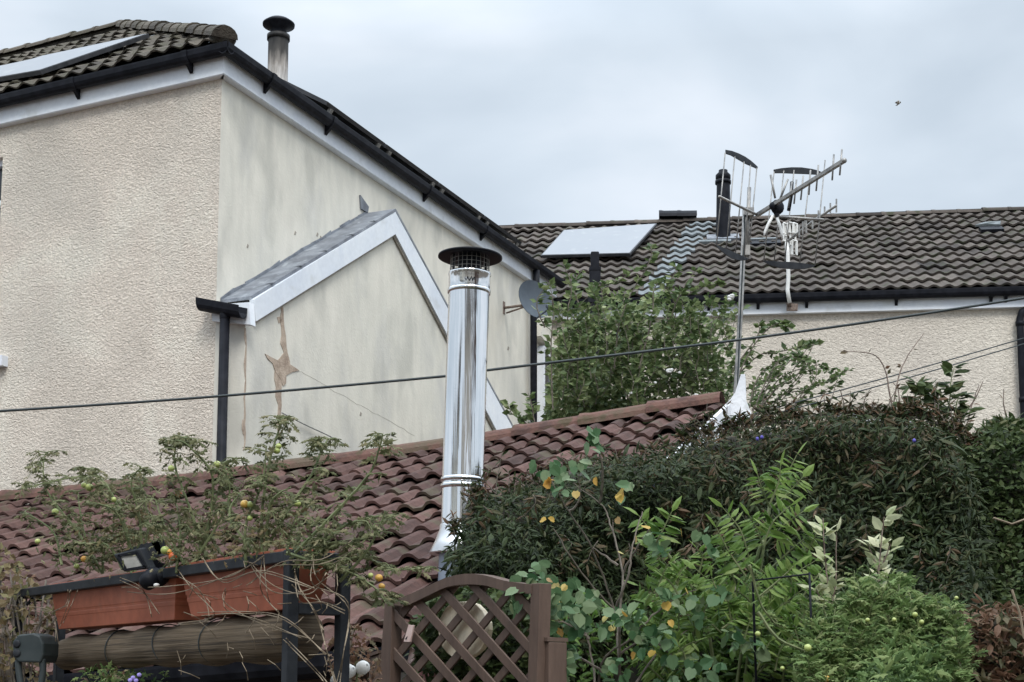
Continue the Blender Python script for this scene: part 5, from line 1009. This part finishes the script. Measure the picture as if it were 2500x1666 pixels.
# --- planter tomato plants
random.seed(77)
def ds(px_): return float((-.615 + px_ * 0, 0)[1])
def plant_d(px_):                                       # forward distance of the planter line under a pixel column
    k = (px_ - CX) / F; s = (-(NP[0]) + k * NP[1]) / (Lp[0] - k * Lp[1]) ; return NP[1] + Lp[1] * s + .04
groups = [
 ('straggly tomato plant at the left end of the planters, tallest shoot nearest the picture edge', [[(250, 1400), (190, 1300), (120, 1210), (105, 1150), (112, 1105)], [(420, 1340), (330, 1250), (260, 1210), (210, 1165), (110, 1180), (70, 1190)], [(230, 1390), (200, 1280), (190, 1200)], [(150, 1380), (130, 1300), (60, 1250)], [(250, 1400), (260, 1330), (330, 1290)]], [(135, 1250, .015, M_tomG), (205, 1365, .014, M_tomO), (187, 1383, .012, M_tomG), (92, 1322, .012, M_tomG)]),
 ('tomato plant behind the floodlight, with a bent shoot against the rough wall', [[(330, 1400), (310, 1300), (270, 1200), (225, 1150), (215, 1145)], [(350, 1380), (340, 1260), (320, 1180), (345, 1140)], [(320, 1400), (360, 1300), (350, 1200), (330, 1160)], [(300, 1390), (260, 1330), (180, 1330)], [(330, 1390), (290, 1260), (240, 1230)]], [(218, 1190, .016, M_tomG), (205, 1185, .012, M_tomG), (278, 1220, .011, M_tomG)]),
 ('tomato plant right of the floodlight with orange fruit and a tall drooping shoot', [[(490, 1340), (470, 1260), (440, 1180), (425, 1120), (440, 1070), (480, 1080)], [(500, 1340), (520, 1170), (460, 1090), (430, 1075)], [(430, 1400), (440, 1300), (430, 1230)], [(450, 1380), (400, 1280), (380, 1220)], [(460, 1390), (520, 1300), (560, 1210), (545, 1130)], [(480, 1370), (540, 1180), (580, 1120)]], [(403, 1344, .017, M_tomG), (422, 1359, .017, M_tomR), (418, 1144, .013, M_tomG), (530, 1134, .014, M_tomG), (436, 1206, .012, M_tomR), (412, 1348, .012, M_tomO)]),
 ('tomato plant in front of the gable bay, its highest shoot beside the bare patch', [[(640, 1360), (640, 1240), (660, 1120), (680, 1050), (685, 1020)], [(640, 1360), (700, 1250), (760, 1160), (785, 1100), (800, 1070), (770, 1080)], [(600, 1380), (600, 1280), (640, 1180), (650, 1090)], [(620, 1350), (560, 1260), (590, 1200)], [(650, 1350), (660, 1230), (710, 1190)], [(700, 1350), (720, 1270), (760, 1220)]], [(597, 1231, .015, M_tomO), (610, 1232, .012, M_tomG), (727, 1230, .012, M_tomG), (676, 1101, .012, M_tomG), (610, 1266, .010, M_tomG), (680, 1090, .011, M_tomG)]),
 ('sprawling tomato plant at the right end of the planters, with thick yellowish stem', [[(720, 1350), (820, 1250), (900, 1160), (925, 1100), (935, 1060)], [(700, 1350), (790, 1380), (860, 1400), (920, 1440), (940, 1470)], [(760, 1360), (830, 1290), (930, 1260), (950, 1280)], [(750, 1370), (840, 1360), (900, 1310)], [(800, 1390), (880, 1360), (960, 1390), (1060, 1385)], [(770, 1390), (800, 1330), (860, 1330)], [(830, 1420), (900, 1340), (940, 1250)]], [(925, 1411, .013, M_tomO), (932, 1432, .011, M_tomO), (905, 1405, .009, M_tomG)])]
for gi, (lab, sts, toms) in enumerate(groups):
    xb = sum(s[0][0] for s in sts) / len(sts); d_ = plant_d(min(xb, 760)); t = thing('tomato_plant', lab, 'tomato plant', P(xb, 1400, d_), 'tomato plants in the troughs'); m, a1, a2, a3, a4 = MB(), [], [], [], []
    for s in sts:
        stemleaf(s, d_, .0055, 1.3, .038, m, a1, a2, a3, a4, dj=.12, drop=.35)
        c = catm(s, 5)
        for j in range(2, len(c)):                         # compound leaves hanging from short stalks
            for rep in range(2):
                if random.random() < .5:
                    sx = random.choice((-1, 1)) * random.uniform(14, 42); sy = random.uniform(-14, 26); x0, y0 = c[j]
                    stemleaf([(x0, y0), (x0 + sx * .6, y0 + sy * .2 - 4), (x0 + sx, y0 + sy)], d_ + random.uniform(-.08, .1), .0022, .9, .03, m, a1, a2, a3, a4, dj=.05, drop=.5)
    obj('stems', m, M_gstem, t); leaves('foliage', a1, a2, np.array(a3), np.array(a4) * .9, 'lobed', LF_tom, t, width=.62, rnd=.6, up=.7)
    # dull withered leaves near the trough
    n_ = 300; xx_ = RNG.normal(xb, 62, n_); yy_ = RNG.normal(1318, 42, n_); xx_ = np.clip(xx_, -20, 870); ok = (yy_ < 1500 - .2 * xx_ - 20)
    q = P(xx_[ok], yy_[ok], d_ + RNG.uniform(-.1, .15, ok.sum())); leaves('withered_leaves', q, rdir(len(q), .5, .1), RNG.uniform(.015, .038, len(q)), RNG.uniform(0, 1, len(q)), 'lobed', LF_dry if gi % 2 else LF_tom, t, width=.6, rnd=.8, label='withered lower leaves')
    tomatoes(t, toms, d_ - .03)
# dead stems over the trough fronts
t = thing('dead_stems', 'tangle of dry pale stems trailing over the terracotta troughs', 'dead stems', pt(.6, -.03, -.05)); m = MB()
for s in ([(300, 1440), (420, 1440), (560, 1400), (640, 1360)], [(480, 1500), (600, 1490), (700, 1520), (790, 1590)], [(720, 1420), (780, 1500), (800, 1600), (830, 1700)], [(500, 1360), (540, 1420), (640, 1400), (760, 1430)], [(640, 1350), (645, 1450), (690, 1500)], [(440, 1400), (480, 1440), (520, 1510), (440, 1520)], [(760, 1360), (770, 1420), (840, 1480), (835, 1600), (820, 1700)],
          [(700, 1560), (760, 1620), (800, 1666), (820, 1720)], [(600, 1420), (680, 1380), (780, 1370), (860, 1330)], [(80, 1560), (120, 1500), (170, 1480), (170, 1440)], [(0, 1480), (60, 1490), (130, 1500), (140, 1560)], [(550, 1440), (560, 1480), (640, 1520), (740, 1560)], [(300, 1420), (350, 1440), (380, 1500)], [(150, 1530), (165, 1470), (180, 1450)], [(610, 1380), (660, 1440), (750, 1450), (800, 1400)], [(725, 1390), (740, 1460), (780, 1470), (850, 1500)]):
    for k in range(2): c = catm([(x + random.uniform(-12, 12), y + random.uniform(-10, 10)) for x, y in s]); m.tube([P(x, y, plant_d(min(x, 720)) - .16 + .03 * math.sin(i)) for i, (x, y) in enumerate(c)], .0014, 5)
for i in range(45):
    x, y = random.uniform(430, 860), random.uniform(1370, 1640); L_ = random.uniform(20, 60); a = random.uniform(-.8, 2.4); m.tube([P(x, y, plant_d(min(x, 720)) - .15), P(x + L_ * .5 * math.cos(a) + 4, y + L_ * .5 * math.sin(a), plant_d(min(x, 720)) - .17), P(x + L_ * math.cos(a), y + L_ * math.sin(a), plant_d(min(x, 720)) - .15)], .0013, 4)
obj('stems', m, M_twig, t)
# thick yellow green stem bending over near the gate
# --- left edge vine
t = thing('vine', 'brownish green vine climbing at the lower left edge', 'climbing plant', fr(P(20, 1600, 5.4), 0)); px, py, pp, L_, u, ed = vol([(-200, 1330), (0, 1335), (50, 1370), (90, 1420), (150, 1450), (170, 1520), (120, 1560), (120, 1640), (160, 1690), (300, 1600), (330, 1640), (330, 1760), (-200, 1760)], 2600, 5.45, .4, 30, .15, .1, 6)
k_ = RNG.uniform(0, 1, len(pp)) < .75 - .35 * (px > 60); leaves('foliage', pp[k_], rdir(k_.sum(), .4, .2), RNG.uniform(.02, .045, k_.sum()), RNG.uniform(0, 1, k_.sum()), 'small', LF_dry, t, width=1.3, rnd=.7)
leaves('russet_leaves', pp[~k_][:260], rdir(len(pp[~k_][:260]), .4, .2), RNG.uniform(.02, .05, len(pp[~k_][:260])), RNG.uniform(0, 1, len(pp[~k_][:260])), 'lobed', LF_russet, t, width=1.0, rnd=.7)
m = MB()
for i in range(26): x = random.uniform(-40, 120); m.tube([P(x, 1700, 5.5), P(x + random.uniform(-30, 30), 1560, 5.5), P(x + random.uniform(-50, 60), random.uniform(1380, 1480), 5.6)], .004, 5)
obj('stems', m, M_bark, t)
# --- russet plant left of gate
t = thing('shrub', 'russet leaved plant between the planter stand and the gate', 'shrub', fr(P(830, 1620, 4.9), 0)); px, py, pp, L_, u, ed = vol([(810, 1560), (850, 1520), (900, 1545), (930, 1600), (920, 1760), (800, 1760)], 420, 4.9, .2, 30, .1, .05, 7)
leaves('foliage', pp, rdir(len(pp), .2, .3), RNG.uniform(.02, .04, len(pp)), RNG.uniform(.1, 1, len(pp)), 'lobed', LF_russet, t, width=1.0)
m = MB(); m.tube([P(860, 1700, 4.9), P(850, 1600, 4.9), P(862, 1540, 4.9)], .004, 5); obj('stems', m, M_bark, t)
# --- greenery seen through the gate and low weeds at the bottom
t = thing('shrub', 'dark leafy shrub seen through the lattice behind the gate', 'shrub', fr(P(1180, 1620, 5.1), 0)); VB = [(1010, 1520), (1060, 1440), (1120, 1420), (1200, 1430), (1290, 1440), (1330, 1500), (1330, 1800), (1000, 1800)]
px, py, pp, L_, u, ed = vol(VB, 3000, 5.15, .4, 30, .15, .1, 6); leaves('foliage', pp, rdir(len(pp), .3, .3), RNG.uniform(.03, .055, len(pp)), RNG.uniform(0, .8, len(pp)), 'small', LF_olive, t, width=1.2)
core(VB, lambda x, y: np.full(np.shape(x), 5.2), .2, .3, t, rnd_d=.1, rnd_px=30, inset=20)
t = thing('flowering_weeds', 'low weeds with small violet flowers at the bottom edge under the reed blind', 'plant', fr(P(300, 1660, 4.9), 0)); px, py, pp, L_, u, ed = vol([(190, 1650), (240, 1620), (330, 1635), (420, 1650), (420, 1760), (190, 1760)], 300, 4.9, .2, 20, .1, .03, 7)
leaves('foliage', pp, rdir(len(pp), 0, .2), RNG.uniform(.02, .04, len(pp)), RNG.uniform(0, 1, len(pp)), 'lobed', LF_tomg, t, width=.8)
m = MB()
for (x, y) in ((325, 1655), (340, 1648), (332, 1662), (318, 1661)): m.ball(P(x, y, 4.8), .007, 8, (1.2, .5, 1))
obj('violet_flowers', m, mat('violet_petal', [(.35, .28, .75), (.45, .38, .8)], .6), t)
